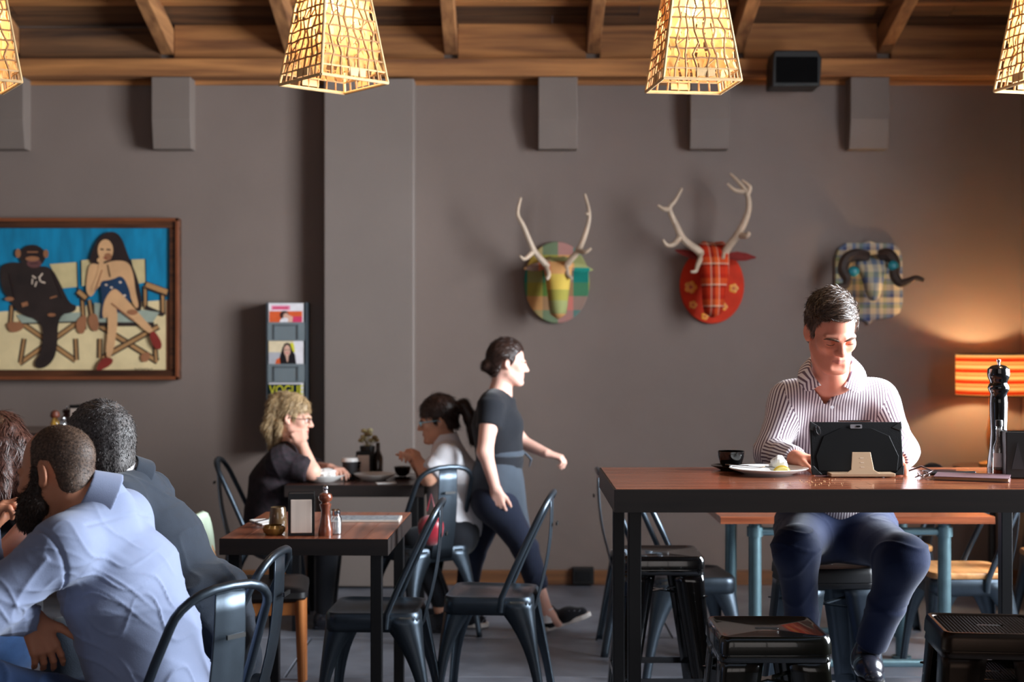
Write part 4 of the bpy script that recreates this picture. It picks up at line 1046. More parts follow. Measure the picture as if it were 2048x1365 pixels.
def plaque(parent, cx, cy, rx, ry, mat, pts=None):
    q = pts or [(cx+rx*math.cos(2*PI*i/40), cy+ry*math.sin(2*PI*i/40)) for i in range(40)]
    pr = [P(*zt(x, y), YB-.02) for x, y in q]
    MB().prism([(p[0], p[2]) for p in pr], .032, lambda x, z, h: (x, YB-.004-h, z)).build('plaque', mat, parent, smooth=False, bevel=.006)
def muzzle_head(parent, top, mid, nose, w, mat, name='head'):
    """loft from crown to nose tip, bulging off the plaque; (x,y,depth,halfwidth,halfthick) per ring in trophy pixels"""
    rows = []
    for (x, y, dd, hw, ht) in top+mid+nose:
        c = P(*zt(x, y), YB-dd); k = 1/2.1787/FPX*YB
        rows.append([(c[0]+hw*k*math.cos(a), c[1]-ht*math.sin(a), c[2]+.25*ht*math.cos(2*a)) for a in np.linspace(0, 2*PI, 21)[:-1]])
    b = MB(); n = 20; V = [p for r in rows for p in r]; m = len(rows)
    b.add(V, [(i*n+k, i*n+(k+1) % n, (i+1)*n+(k+1) % n, (i+1)*n+k) for i in range(m-1) for k in range(n)]+[tuple(range(n)), tuple((m-1)*n+k for k in range(n))[::-1]])
    return b.build(name, mat, parent, angle=80)
def ear(parent, a, tip, w, mat):
    p = P(*zt(*a), YB-.16); q = P(*zt(*tip), YB-.14); d = q-p; b = MB()
    b.tube([p, p+d*.3, p+d*.65, q], [.018, w, w*.8, .004], 8, flat=.35, hint=(0, 1, 0)); b.build('ear', mat, parent)
teal_, yel, pnk, grn, grey_, org = rgb(28, 128, 116), rgb(206, 176, 82), rgb(206, 122, 110), rgb(96, 128, 62), rgb(126, 126, 122), rgb(206, 132, 66)
pl1 = plaid('check_blanket_teal_pink', [(0, teal_), (.25, yel), (.5, grn), (.75, pnk)], [(0, pnk), (.2, grn), (.4, teal_), (.6, yel), (.8, grey_)], 2.7, 2.4)
pl1b = plaid('check_blanket_head', [(0, yel), (.3, teal_), (.55, org), (.8, yel)], [(0, pnk), (.25, teal_), (.5, grn), (.7, yel)], 3.5, 3.2)
t1 = thing('trophy_head', 'cloth deer trophy in teal and pink check with pale antlers, leftmost on the wall', 'wall trophy', P(1114, 566, YB-.03), group='cloth trophy heads')
plaque(t1, 335, 535, 142, 178, pl1)
muzzle_head(t1, [(335, 425, .07, 30, .03), (338, 440, .13, 52, .06)], [(340, 475, .19, 62, .08), (340, 530, .215, 54, .08), (340, 600, .225, 45, .07)], [(340, 650, .23, 40, .06), (340, 680, .21, 34, .045), (340, 690, .17, 15, .02)], 0, pl1b)
ear(t1, (285, 462), (192, 474), .026, pl1b); ear(t1, (395, 465), (492, 480), .026, pl1)
antler(t1, [([(300, 480, .2), (285, 455, .22), (235, 395, .26), (190, 290, .3), (164, 235, .3), (178, 165, .27)], (.016, .005)), ([(232, 400, .26), (195, 432, .3), (174, 418, .32)], (.012, .004)), ([(288, 465, .22), (300, 500, .27), (290, 522, .29)], (.012, .007))])
antler(t1, [([(380, 480, .2), (384, 450, .22), (430, 392, .26), (466, 300, .3), (476, 230, .3), (457, 150, .27)], (.016, .005)), ([(428, 395, .26), (458, 402, .31), (484, 386, .33)], (.012, .005)), ([(378, 468, .22), (382, 500, .27), (402, 518, .29)], (.012, .006)), ([(474, 240, .3), (462, 232, .32)], (.008, .004))])
red1, red2, or2, cr = rgb(176, 38, 22), rgb(206, 56, 26), rgb(222, 96, 40), rgb(226, 196, 170)
pl2 = plaid('tartan_red_white', [(0, red1), (.3, red2), (.48, cr), (.54, rgb(120, 26, 18)), (.72, or2), (.9, cr), (.95, red1)], [(0, red2), (.35, rgb(130, 30, 18)), (.45, cr), (.52, or2), (.8, red1)], 9, 8)
pl2b = pm('red_blanket_cloth', rgb(206, 50, 18), .85, var=.15, nscale=10, bump=.3, bscale=300)
t2 = thing('trophy_head', 'red tartan deer trophy with the tallest branching antlers, middle of the three', 'wall trophy', P(1424, 571, YB-.03), group='cloth trophy heads')
plaque(t2, 1010, 548, 140, 166, pl2b)
muzzle_head(t2, [(1014, 360, .07, 40, .03), (1016, 380, .14, 62, .07)], [(1018, 430, .2, 66, .09), (1022, 510, .225, 60, .085), (1018, 590, .235, 50, .075)], [(1016, 640, .24, 46, .06), (1014, 672, .22, 38, .045), (1014, 684, .18, 15, .02)], 0, pl2)
earm = pm('dark_red_wool', rgb(120, 30, 26), .9, var=.3, bump=.4, bscale=200)
ear(t2, (960, 425), (850, 393), .024, earm); ear(t2, (1085, 418), (1202, 426), .028, earm)
antler(t2, [([(972, 425, .2), (950, 395, .22), (885, 345, .26), (855, 285, .3), (826, 215, .32), (850, 178, .31), (880, 125, .28)], (.019, .005)), ([(826, 216, .32), (800, 214, .33), (775, 198, .33)], (.012, .005)), ([(872, 335, .27), (845, 368, .31), (815, 372, .33), (797, 348, .34)], (.013, .005)), ([(970, 412, .22), (948, 460, .28), (940, 485, .31), (918, 488, .32)], (.013, .005))])
antler(t2, [([(1062, 425, .2), (1075, 390, .22), (1120, 330, .27), (1155, 265, .3), (1172, 200, .32), (1160, 140, .32), (1120, 90, .3), (1090, 60, .28)], (.019, .005)), ([(1130, 325, .27), (1160, 332, .32), (1174, 318, .34)], (.016, .007)), ([(1164, 150, .32), (1176, 120, .32), (1142, 88, .3)], (.012, .005)), ([(1150, 140, .32), (1110, 132, .33), (1078, 104, .32)], (.011, .005)), ([(1062, 410, .22), (1058, 435, .27)], (.013, .008))])
b = MB(); fl = ink('flower', 232, 150, 40); fy = ink('flower_centre', 200, 70, 30)
for x, y, r_ in ((918, 555, 26), (928, 632, 17), (980, 682, 16), (1062, 640, 16), (1105, 560, 20)):
    b = MB()
    for k in range(5):
        a_ = 2*PI*k/5; c_ = P(*zt(x+r_*.6*math.cos(a_), y+r_*.6*math.sin(a_)), YB-.038); b.ball(c_, r_*.5/2.1787/FPX*YB, 6, sq=(1, .12, 1))
    c_ = P(*zt(x, y), YB-.041); b.ball(c_, r_*.3/2.1787/FPX*YB, 6, mi=1, sq=(1, .15, 1)); b.build('flower_patch', [fl, fy], t2)
bl, bl2, cr2, gn = rgb(62, 78, 122), rgb(112, 128, 152), rgb(206, 192, 158), rgb(126, 142, 112)
pl3 = plaid('blue_cream_check', [(0, bl), (.16, cr2), (.4, bl2), (.55, cr2), (.7, gn), (.85, bl2)], [(0, cr2), (.2, bl), (.35, bl2), (.5, cr2), (.75, gn), (.9, bl2)], 7, 7)
t3 = thing('trophy_head', 'blue and cream check ram trophy on a shield with dark curling horns', 'wall trophy', P(1737, 566, YB-.03), group='cloth trophy heads')
sh = [(1692, 352), (1720, 362), (1790, 362), (1825, 385), (1838, 430), (1840, 620), (1828, 665), (1790, 690), (1730, 695), (1705, 705), (1692, 722), (1680, 705), (1655, 695), (1595, 690), (1560, 665), (1546, 620), (1546, 430), (1560, 385), (1595, 362), (1665, 362)]
plaque(t3, 0, 0, 0, 0, pl3, sh)
muzzle_head(t3, [(1700, 415, .08, 40, .03), (1702, 430, .14, 66, .06)], [(1706, 470, .18, 68, .075), (1712, 530, .19, 46, .07)], [(1714, 580, .2, 34, .055), (1714, 604, .18, 26, .04), (1714, 612, .15, 12, .02)], 0, plaid('blue_cream_check_small', [(0, cr2), (.3, bl2), (.6, cr2), (.8, bl)], [(0, cr2), (.4, bl2), (.7, gn)], 10, 9))
horn = pm('dark_ram_horn', rgb(52, 38, 32), .6, var=.3, nscale=30, bump=.8, bscale=90)
antler(t3, [([(1682, 425, .17), (1640, 415, .2), (1596, 432, .22), (1580, 480, .24), (1600, 520, .26), (1590, 548, .28), (1560, 552, .3), (1518, 566, .32)], (.03, .008))], 'horn', horn)
antler(t3, [([(1745, 420, .17), (1780, 415, .2), (1806, 450, .22), (1806, 505, .24), (1830, 536, .26), (1862, 530, .28), (1900, 515, .3), (1934, 526, .31)], (.03, .008))], 'horn', horn)
tm = ink('teal_felt', 16, 120, 132)
for x, y in ((1628, 486), (1800, 462)): MB().ball(P(*zt(x, y), YB-.25), .034, 8, sq=(1, .5, .9)).build('felt_eye', tm, t3)
# ------------------------------------------------------------------ things on the bar (top at BZ)
def on(u, v_d, z):  # depth given directly
    return ((u-1024)/FPX*v_d, v_d, z)
x, y, z = on(1462, 4.74, BZ)
coffee = pm('coffee_surface', rgb(70, 40, 22), .25, var=.3, nscale=20)
sa = thing('saucer', 'black saucer under the coffee cup at the left of the bar', 'saucer', (x, y, z))
MB().lathe([(.03, .001), (.034, .0), (.042, .004), (.066, .014), (.067, .0165), (.04, .008), (.001, .006)], (x, y, z), 36).build('dish', M['blackgloss'], sa)
cu = thing('coffee_cup', 'glossy black coffee cup with white inside, on the saucer', 'cup', (x, y, z+.007))
MB().lathe([(.022, .008), (.026, .008), (.036, .022), (.043, .045), (.0445, .062), (.0435, .0632)], (x, y, z), 36).build('bowl', M['blackgloss'], cu)
MB().lathe([(.0435, .0632), (.0425, .062), (.041, .045), (.034, .022), (.001, .012)], (x, y, z), 36).build('lining', M['white'], cu)
MB().lathe([(.0405, .05), (.001, .051)], (x, y, z), 24).build('coffee', coffee, cu)
MB().tube([(x+.042*math.cos(a0)+.0, y+.042*math.sin(a0), z+zz) for a0, zz in ((.9, .05),)]+[(x+.06*.62, y+.06*.78, z+.052), (x+.066*.62, y+.066*.78, z+.04), (x+.058*.62, y+.058*.78, z+.026), (x+.036*.62, y+.036*.78, z+.025)], .004, 8).build('handle', M['blackgloss'], cu)
x, y, z = on(1537, 4.585, BZ)
pl = thing('plate', 'white dinner plate beside the tablet, with fork and crumpled napkin on it', 'plate', (x, y, z))
MB().lathe([(.07, .0), (.075, .0), (.08, .004), (.124, .018), (.127, .021), (.125, .0225), (.082, .009), (.07, .006), (.001, .005)], (x, y, z), 48).build('dish', M['white'], pl)
fk = thing('fork', 'steel fork lying across the white plate', 'fork', (x-.03, y, z+.02))
MB().tube([(x-.12, y-.02, z+.027), (x-.06, y-.015, z+.022), (x-.03, y-.012, z+.022), (x-.012, y-.012, z+.026)], [.0045, .003, .0028, .005], 8, flat=.4).build('handle', M['chrome'], fk)
for k in range(4): MB().tube([(x-.014, y-.018+.004*k, z+.026), (x+.01, y-.02+.0055*k, z+.024), (x+.035, y-.02+.0055*k, z+.017)], [.0015, .0013, .0006], 6).build('tine', M['chrome'], fk)
kn = thing('knife', 'steel table knife leaning over the rim of the white plate', 'knife', (x-.07, y+.02, z+.02))
MB().tube([(x-.135, y+.03, z+.029), (x-.06, y+.025, z+.025)], [.005, .004], 8, flat=.5).build('handle', M['chrome'], kn)
MB().bar((x-.06, y+.025, z+.0245), (x+.03, y+.02, z+.016), .016, .0016).build('blade', M['chrome'], kn, smooth=False)
rn = random.Random(5)
def crumple(name, label, cat, c, s, mat, seed, parent=None, amp=.35):
    b = MB(); b.ball((0, 0, 0), 1, 10); V = np.array(b.v); D = 1+amp*np.abs(nz(V, 3.2, seed))*1.6-amp*.5+amp*.5*nz(V, 7, seed+3)
    b.v = [tuple(q) for q in V*D[:, None]*np.array(s)+np.array(c)]
    o = b.build(name, mat, parent, angle=25)
    return tag(o, label, cat) if parent is None else o
crumple('napkin', 'crumpled white paper napkin on the white plate', 'napkin', (x+.032, y-.002, z+.034), (.028, .022, .024), M['paper'], 4)
lm = thing('lemon_wedge', 'pale yellow lemon wedge beside the crumpled napkin on the plate', 'lemon', (x+.025, y-.035, z+.012))
MB().prism([(-.026, 0), (.026, 0), (.019, .014), (.006, .019), (-.008, .019), (-.02, .013)], .016, lambda a, b_, h: (x+.035+a, y-.05+h, z+.009+b_)).build('flesh', ink('lemon', 226, 206, 120), lm, bevel=.003)
MB().tube([(x+.035+.026*math.cos(t_), y-.042, z+.009+.021*math.sin(t_)) for t_ in np.linspace(.1, PI-.1, 9)], .003, 6).build('rind', ink('lemon_rind', 222, 186, 60), lm)
cr_ = thing('crumb_scatter', 'small pastry crumbs scattered on the bar top in front of the tablet', 'crumbs', on(1625, 4.3, BZ)); cr_['kind'] = 'stuff'
bpy.data.objects.remove(cr_)
b = MB()
for k in range(46):
    q = on(rn.gauss(1630, 26), rn.uniform(4.22, 4.42), BZ+.001); b.ball(q, rn.uniform(.0005, .0015), 3)
tag(b.build('crumb_scatter', ink('crumb', 226, 190, 140), None), 'small pastry crumbs scattered on the bar top in front of the tablet', 'crumbs', kind='stuff')
# tablet in rugged case on its stand
td = 4.52; tz = BZ
tb = thing('tablet_computer', 'tablet in a black rugged case standing on a pale stand, back towards us', 'tablet', on(1716, td+.03, tz))
tw, thh = .292, .170; ang = math.radians(20)      # leans away from us at the top
cx = on(1716, td, 0)[0]; cy = td+.02
def tp(a, h, o=0):   # a across, h up the case, o out towards the camera
    return (cx+a, cy-.02+h*math.sin(ang)*.55-o*math.cos(ang), tz+.004+h*math.cos(ang*.55)+o*math.sin(ang)*.4)
cs = rr_poly(tw/2, thh/2, .014, 4)
MB().prism([(a, h+thh/2) for a, h in cs], .016, lambda a, h, o: tp(a-.012*(h/thh-.5)*0, h, o-.016)).build('case', pm('rugged_case', rgb(14, 14, 16), .5, var=.1, bump=.2, bscale=300, spec=.2), tb, bevel=.003, smooth=False)
pan_ = [(-.125, .012), (.125, .012), (.132, .06), (.105, .125), (.05, .15), (-.05, .15), (-.105, .125), (-.132, .06)]
MB().prism(pan_, .004, lambda a, h, o: tp(a, h, o-.001)).build('back_panel', pm('case_panel', rgb(9, 9, 10), .4, var=.1, spec=.25), tb, bevel=.0015, smooth=False)
for sx in (-1, 1):
    MB().prism([(sx*.112, .152), (sx*.14, .17), (sx*.146, .172), (sx*.148, .15), (sx*.14, .14)], .006, lambda a, h, o: tp(a, h, o-.004)).build('corner_bumper', M['black'], tb, bevel=.002, smooth=False)
    MB().prism([(sx*.112, -.0), (sx*.146, -.0), (sx*.148, .03), (sx*.14, .03)], .006, lambda a, h, o: tp(a, h, o-.004)).build('corner_bumper', M['black'], tb, bevel=.002, smooth=False)
b = MB(); b.tube([tp(-.122+.007*math.cos(t_), .143-.013*math.sin(t_)*1.0-.006*math.cos(t_), .004) for t_ in np.linspace(0, 2*PI, 16)[:-1]], .0014, 5, closed=True); b.build('strap_loop', M['chrome'], tb)
MB().prism([(-.055, .171), (.05, .171), (.05, .176), (-.055, .176)], .012, lambda a, h, o: tp(a, h, o-.014)).build('top_clip', M['chrome'], tb, smooth=False, bevel=.001)
MB().prism(rr_poly(.019, .0065, .003, 3), .002, lambda a, h, o: tp(a, h+.155, o+.003)).build('camera_window', pm('lens_silver', rgb(150, 146, 150), .3, .6), tb, smooth=False)
MB().prism(rr_poly(.007, .003, .0028, 3), .002, lambda a, h, o: tp(a+.006, h+.155, o+.0045)).build('camera_lens', M['blackgloss'], tb, smooth=False)
stand = pm('champagne_aluminium', rgb(196, 164, 132), .38, .35, var=.04)
yb = cy-.055
MB().box((cx+.003, yb+.03, tz+.0085), (.203, .10, .011)).build('stand_foot', stand, tb, bevel=.002, smooth=False)
nk = [(-.058, .0), (.058, .0), (.036, .014), (.029, .068), (-.029, .068), (-.036, .014)]
MB().prism(nk, .004, lambda a, h, o: (cx+a+.002, yb-.016+h*.30-o, tz+.011+h)).build('stand_neck', stand, tb, smooth=False, bevel=.001)
b = MB()
for h_ in (.022, .036, .05): b.box((cx+.002, yb-.0205+h_*.30, tz+.011+h_), (.012, .0008, .002))
b.build('stand_mark', pm('stand_print', rgb(226, 208, 186), .5), tb, smooth=False)
# notebook, phone and keys
nb = thing('notebook', 'thin brown covered notebook lying at the right of the bar', 'notebook', on(1945, 4.5, BZ)); R_ = Matrix.Rotation(math.radians(-21), 3, 'Z')
c = on(1945, 4.42, BZ)
MB().box((c[0], c[1], c[2]+.006), (.215, .15, .009), R_).build('pages', pm('page_edges', rgb(176, 140, 104), .8), nb, smooth=False)
for z_ in (.0012, .0118): MB().box((c[0], c[1], c[2]+z_), (.222, .156, .002), R_).build('cover', pm('mauve_brown_leather', rgb(112, 86, 92), .45, bump=.2, bscale=200), nb, smooth=False, bevel=.001)
ph = thing('phone', 'dark phone lying behind the notebook on the bar', 'phone', on(1895, 4.62, BZ))
c = on(1893, 4.60, BZ)
MB().box((c[0]+.008, c[1], c[2]+.006), (.15, .075, .009), Matrix.Rotation(math.radians(6), 3, 'Z')).build('body', M['black'], ph, bevel=.003, smooth=False)
MB().box((c[0]+.008, c[1], c[2]+.011), (.142, .068, .001), Matrix.Rotation(math.radians(6), 3, 'Z')).build('screen', pm('phone_glass', rgb(40, 48, 62), .08, coat=.5), ph, smooth=False)
ky = thing('key_ring', 'bunch of keys on a ring beside the man\'s elbow', 'keys', on(1845, 4.5, BZ)); c = np.array(on(1846, 4.47, BZ))
MB().tube([c+vec(.016*math.cos(t_), .016*math.sin(t_), .012+.008*math.sin(t_)) for t_ in np.linspace(0, 2*PI, 20)[:-1]], .0016, 6, closed=True).build('ring', M['chrome'], ky)
for k, (dx, dy, dz) in enumerate(((-.03, -.02, .003), (.02, -.03, .006), (.03, .005, .02), (-.02, -.035, .010))):
    e_ = c+vec(dx, dy, dz); kk = MB(); kk.bar(c+vec(dx*.35, dy*.35, .009), e_, .006, .002); kk.ball(tuple(c+vec(dx*.45, dy*.45, .009)), .009, 6, sq=(1, 1, .25)); kk.build('key', M['chrome'], ky, smooth=False)
MB().tube([c+vec(.03, .0, .022), c+vec(.0, .02, .034), c+vec(-.035, .035, .018)], [.004, .006, .004], 8, flat=.5).build('leather_fob', pm('fob_brown', rgb(70, 44, 40), .5), ky)
# pepper mill, sauce bottle, black box
c = on(1997, 4.66, BZ); k = 1/FPX*4.66
pmz = [(22, 215), (22.5, 205), (21, 190), (17.5, 165), (15.5, 135), (17, 100), (17.5, 75), (16, 58), (19, 52), (21, 46), (19, 40), (16.5, 36), (18, 31), (20.5, 26), (22, 18), (21, 8), (14, 2), (6, 0)]
pml = thing('pepper_mill', 'tall glossy black pepper mill with a small steel knob, on the bar', 'pepper mill', c)
zb_, zh = BZ, .352
MB().lathe([(.001, zb_)]+[(r_*k, zb_+zh*(1-v_/215)) for r_, v_ in pmz[:7]], (c[0], c[1], 0), 36).build('body', M['blackgloss'], pml)
MB().lathe([(r_*k, zb_+zh*(1-v_/215)) for r_, v_ in pmz[6:]]+[(.001, zb_+zh)], (c[0], c[1], 0), 36).build('head', M['blackgloss'], pml)
MB().lathe([(.005, zb_+zh-.002), (.0035, zb_+zh+.006), (.007, zb_+zh+.013), (.007, zb_+zh+.017), (.003, zb_+zh+.02), (.0005, zb_+zh+.021)], (c[0], c[1], 0), 16).build('knob', M['chrome'], pml)
c = on(1998, 4.52, BZ)
bo = thing('sauce_bottle', 'small clear bottle with a black cap in front of the pepper mill', 'bottle', c)
MB().lathe([(.018, .001), (.0195, .004), (.0195, .085), (.018, .095), (.0105, .115), (.0095, .155), (.0095, .16)], c, 24).build('glass', glassy('bottle_glass', (.86, .88, .9, 1), .3), bo)
MB().lathe([(.0178, .003), (.0178, .02), (.001, .021)], c, 20).build('sauce', ink('red_sauce', 176, 70, 30), bo)
MB().lathe([(.0178, .022), (.017, .05), (.012, .09), (.008, .11), (.007, .15), (.001, .15)], c, 20).build('peppercorns', pm('ground_spice', rgb(150, 140, 132), .9, var=.6, nscale=260), bo)
MB().lathe([(.011, .158), (.0115, .16), (.0115, .176), (.010, .179), (.001, .179)], c, 20).build('cap', M['black'], bo)
MB().sheet([[(c[0]+.0199*math.cos(t_), c[1]+.0199*math.sin(t_), c[2]+z_) for t_ in np.linspace(PI*1.05, PI*1.75, 12)] for z_ in (.03, .075)]).build('label', ink('label_white', 206, 204, 206), bo, recalc=False)
c = on(2040, 4.48, BZ)
bxo = thing('napkin_dispenser', 'black napkin dispenser standing at the right end of the bar', 'napkin dispenser', c)
rz_ = Matrix.Rotation(math.radians(-8), 3, 'Z')
MB().box((c[0]+.005, c[1], c[2]+.073), (.115, .09, .146), rz_).build('housing', pm('satin_black', rgb(20, 20, 23), .35, var=.1), bxo, bevel=.004, smooth=False)
MB().prism([(-.03, .03), (-.012, .115), (.008, .03)], .002, lambda a, h, o: tuple(np.array(c)+np.array(rz_ @ Vector((a-.005, -.0452-o, h))))).build('embossed_mark', pm('emboss_grey', rgb(40, 40, 44), .4), bxo, smooth=False)
MB().box((c[0]+.005, c[1], c[2]+.1475), (.1, .07, .003), rz_).build('lid', M['blackgloss'], bxo, smooth=False, bevel=.001)

# ------------------------------------------------------------------ condiments on the tables
amber = pm('amber_glass', rgb(120, 86, 40), .12, var=.2, coat=.5)
FACE = pm('steel_painted_reflection', rgb(226, 208, 194), .42, .25, var=.06, nscale=10, scale=(8, 1, .3))  # pale tint painted in for the bright reflection on the steel face
def napkin_holder(c, w, h, d, label, rot=0):
    t = thing('napkin_holder', label, 'napkin holder', c, rot)
    for y_ in (-1, 1):
        b = MB().box((0, y_*d/2, h/2), (w, .003, h)); b.build('side_plate', M['black'], t, world=False, bevel=.003, smooth=False)
    MB().box((0, 0, .003), (w, d, .006)).box((0, 0, h*.97), (w*.92, d*.9, .004)).build('base', M['black'], t, world=False, smooth=False)
    fp = [(-w*.40, h*.07), (w*.40, h*.07), (w*.40, h*.86), (-w*.40, h*.86)]
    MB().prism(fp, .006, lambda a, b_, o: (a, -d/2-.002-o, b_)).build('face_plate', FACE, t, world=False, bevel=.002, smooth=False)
    for k in range(4): MB().box((0, -d*.3+d*.2*k, h*.5), (w*.86, .006, h*.86)).build('napkin', M['paper'], t, world=False, smooth=False)
    return t
def mill(c, h, r, mat, label):
    t = thing('pepper_grinder', label, 'pepper grinder', c)
    MB().lathe([(.001, 0), (r, 0), (r, h*.12), (r*.85, h*.2), (r*.62, h*.4), (r*.6, h*.5), (r*.8, h*.6), (r*.85, h*.63)], c, 28).build('body', mat, t)
    MB().lathe([(r*.7, h*.63), (r*.55, h*.66), (r*.9, h*.7), (r*1.0, h*.76), (r*.85, h*.82), (r*.4, h*.85), (.001, h*.85)], c, 28).build('head', mat, t)
    MB().lathe([(r*.35, h*.84), (r*.3, h*.9), (r*.4, h*.92), (r*.38, h*.97), (r*.2, h), (.001, h)], c, 16).build('crank_cap', M['chrome'], t)
    return t
def shaker(c, h, r, label, mat=None):
    t = thing('salt_shaker', label, 'salt shaker', c)
    MB().lathe([(.001, .001), (r, .001), (r, h*.62), (r*.75, h*.74)], c, 20).build('glass', glassy('shaker_glass', (.9, .92, .95, 1), .4), t)
    MB().lathe([(.001, .003), (r*.88, .003), (r*.88, h*.5), (.001, h*.52)], c, 20).build('salt', M['white'], t)
    MB().lathe([(r*.8, h*.73), (r*.85, h*.75), (r*.8, h*.93), (r*.5, h), (.001, h)], c, 20).build('cap', M['chrome'], t)
    return t
T1 = .7505
def on1(u, d): return ((u-1024)/FPX*d, d, T1)
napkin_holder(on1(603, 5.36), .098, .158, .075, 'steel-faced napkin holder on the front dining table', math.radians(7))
mill(on1(651, 5.335), .188, .0265, pm('polished_red_wood', rgb(112, 56, 34), .25, var=.2, coat=.4), 'turned brown wooden pepper grinder on the front dining table')
shaker(on1(671, 5.38), .095, .023, 'white salt shaker beside the brown pepper grinder')
ash = thing('amber_glass_dish', 'round amber glass dish left of the napkin holder', 'dish', on1(548, 5.36))
MB().lathe([(.001, .002), (.03, .0), (.042, .012), (.044, .025), (.034, .036), (.031, .036), (.038, .024), (.034, .012), (.001, .008)], on1(548, 5.36), 32).build('bowl', amber, ash)
vs = thing('glass_jar', 'brown glass sugar jar behind the amber dish', 'jar', on1(556, 5.56))
MB().lathe([(.001, .001), (.034, .001), (.036, .02), (.03, .075), (.028, .08), (.025, .08), (.03, .02), (.001, .012)], on1(556, 5.56), 24).build('glass', pm('brown_jar_glass', rgb(92, 72, 50), .1, var=.2, coat=.5), vs)
kf = thing('menu_board', 'printed menu board lying on the front dining table', 'menu', on1(735, 5.80))
c = on1(735, 5.80)
MB().box((c[0], c[1], T1+.004), (.27, .16, .008)).build('board', pm('pale_wood_edge', rgb(206, 200, 190), .5), kf, smooth=False, bevel=.001)
MB().box((c[0], c[1], T1+.0086), (.255, .145, .001)).build('printed_sheet', pm('menu_print', rgb(52, 58, 68), .6, var=.7, nscale=70, scale=(1, 2.5, 1), col2=rgb(170, 176, 182)), kf, smooth=False)
ct = thing('cutlery_roll', 'knife and fork wrapped in a napkin left of the amber dish', 'cutlery', on1(528, 5.72))
c = np.array(on1(528, 5.70))
MB().box(tuple(c+vec(0, 0, .004)), (.07, .16, .006), Matrix.Rotation(.5, 3, 'Z')).build('napkin', M['paper'], ct, bevel=.002, smooth=False)
MB().tube([c+vec(-.03, -.07, .01), c+vec(.03, .08, .01)], .004, 8).build('knife', M['chrome'], ct)
# women's table
def on2(u, d): return ((u-1024)/FPX*d, d, T1)
def bowl(c, r, h, label, food):
    t = thing('bowl', label, 'bowl', c)
    MB().lathe([(.001, .001), (r*.5, .0), (r*.55, .004), (r*.97, h*.85), (r, h), (r*.97, h), (r*.6, h*.4), (.001, h*.3)], c, 40).build('dish', M['white'], t)
    return t
bowl(on2(647, 7.36), .112, .038, 'shallow white bowl with crumpled napkin in front of the blonde woman', 1)
crumple('napkin', 'crumpled white napkin in the left white bowl', 'napkin', tuple(np.array(on2(650, 7.36))+vec(0, 0, .045)), (.06, .05, .026), M['paper'], 9)
bowl(on2(750, 7.44), .112, .036, 'empty shallow white bowl in front of the woman in white', 0)
tk = thing('takeaway_cup', 'dark takeaway cup with a white lid between the two bowls', 'cup', on2(700, 7.5))
MB().lathe([(.001, .001), (.031, .001), (.042, .095), (.043, .096)], on2(700, 7.5), 28).build('cup', pm('dark_paper_cup', rgb(40, 38, 40), .6), tk)
MB().lathe([(.045, .094), (.046, .1), (.043, .106), (.04, .114), (.034, .114), (.001, .111)], on2(700, 7.5), 28).build('lid', M['white'], tk)
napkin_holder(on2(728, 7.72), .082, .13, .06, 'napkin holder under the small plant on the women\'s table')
fp = thing('potted_plant', 'small pot of pale dried flowers behind the napkin holder', 'plant', on2(735, 7.80))
c = np.array(on2(735, 7.79))
MB().lathe([(.001, .0), (.03, .0), (.042, .15), (.04, .155), (.001, .15)], c, 20).build('pot', M['black'], fp)
for k in range(11):
    a_ = k*2.4; r_ = .02+.03*(k % 3)/2; e_ = c+vec(r_*math.cos(a_), r_*math.sin(a_), .185+.018*(k % 4)); b = MB(); b.tube([c+vec(0, 0, .14), e_], .002, 5); b.ball(e_, .017, 5, sq=(1, 1, .7)); b.build('flower', pm('dried_flower_%d' % (k % 3), [rgb(206, 196, 150), rgb(176, 160, 110), rgb(120, 96, 60)][k % 3], .9), fp)
c = on2(756, 7.80)
bb = thing('brown_bottle', 'slim brown bottle right of the potted plant', 'bottle', c)
MB().lathe([(.001, .001), (.027, .001), (.028, .09), (.012, .13), (.011, .17), (.012, .172), (.001, .172)], c, 20).build('glass', pm('brown_bottle_glass', rgb(48, 34, 26), .15, coat=.4), bb)
c = on2(805, 7.58)
bc = thing('coffee_cup', 'black cup on a black saucer at the right end of the women\'s table', 'cup', c)
MB().lathe([(.001, .0), (.04, .001), (.07, .012), (.001, .008)], c, 28).build('saucer', M['blackgloss'], bc)
MB().lathe([(.02, .01), (.038, .025), (.046, .06), (.043, .06), (.03, .02), (.001, .018)], c, 28).build('bowl', M['blackgloss'], bc)
mill(on2(716, 7.62), .10, .018, M['blackgloss'], 'small dark pepper grinder beside the takeaway cup')
tag(MB().box(tuple(np.array(on2(772, 7.27))+vec(0, 0, .003)), (.10, .05, .005), Matrix.Rotation(.3, 3, 'Z')).build('folded_napkin', M['paper'], None, smooth=False, bevel=.001), 'folded paper napkin at the front edge of the women\'s table', 'napkin')
# tall back-left table
T3 = 1.0005
def on3(u, d): return ((u-1024)/FPX*d, d, T3)
c = on3(110, 7.62)
oj = thing('oil_bottle', 'amber oil bottle on the tall back table', 'bottle', c)
MB().lathe([(.001, .001), (.022, .001), (.024, .04), (.014, .065), (.013, .07)], c, 20).build('glass', pm('golden_oil', rgb(196, 148, 60), .15, coat=.4), oj)
MB().lathe([(.02, .068), (.026, .08), (.02, .1), (.008, .108), (.001, .108)], c, 20).build('stopper', pm('reddish_wood', rgb(104, 52, 34), .4), oj)
shaker(on3(126, 7.6), .075, .02, 'salt shaker on the tall back table')
mill(on3(133, 7.72), .13, .022, pm('dark_red_wood', rgb(56, 26, 28), .3), 'dark red pepper grinder on the tall back table')
napkin_holder(on3(160, 7.7), .085, .135, .07, 'napkin holder on the tall back table below the painting', math.radians(-12))
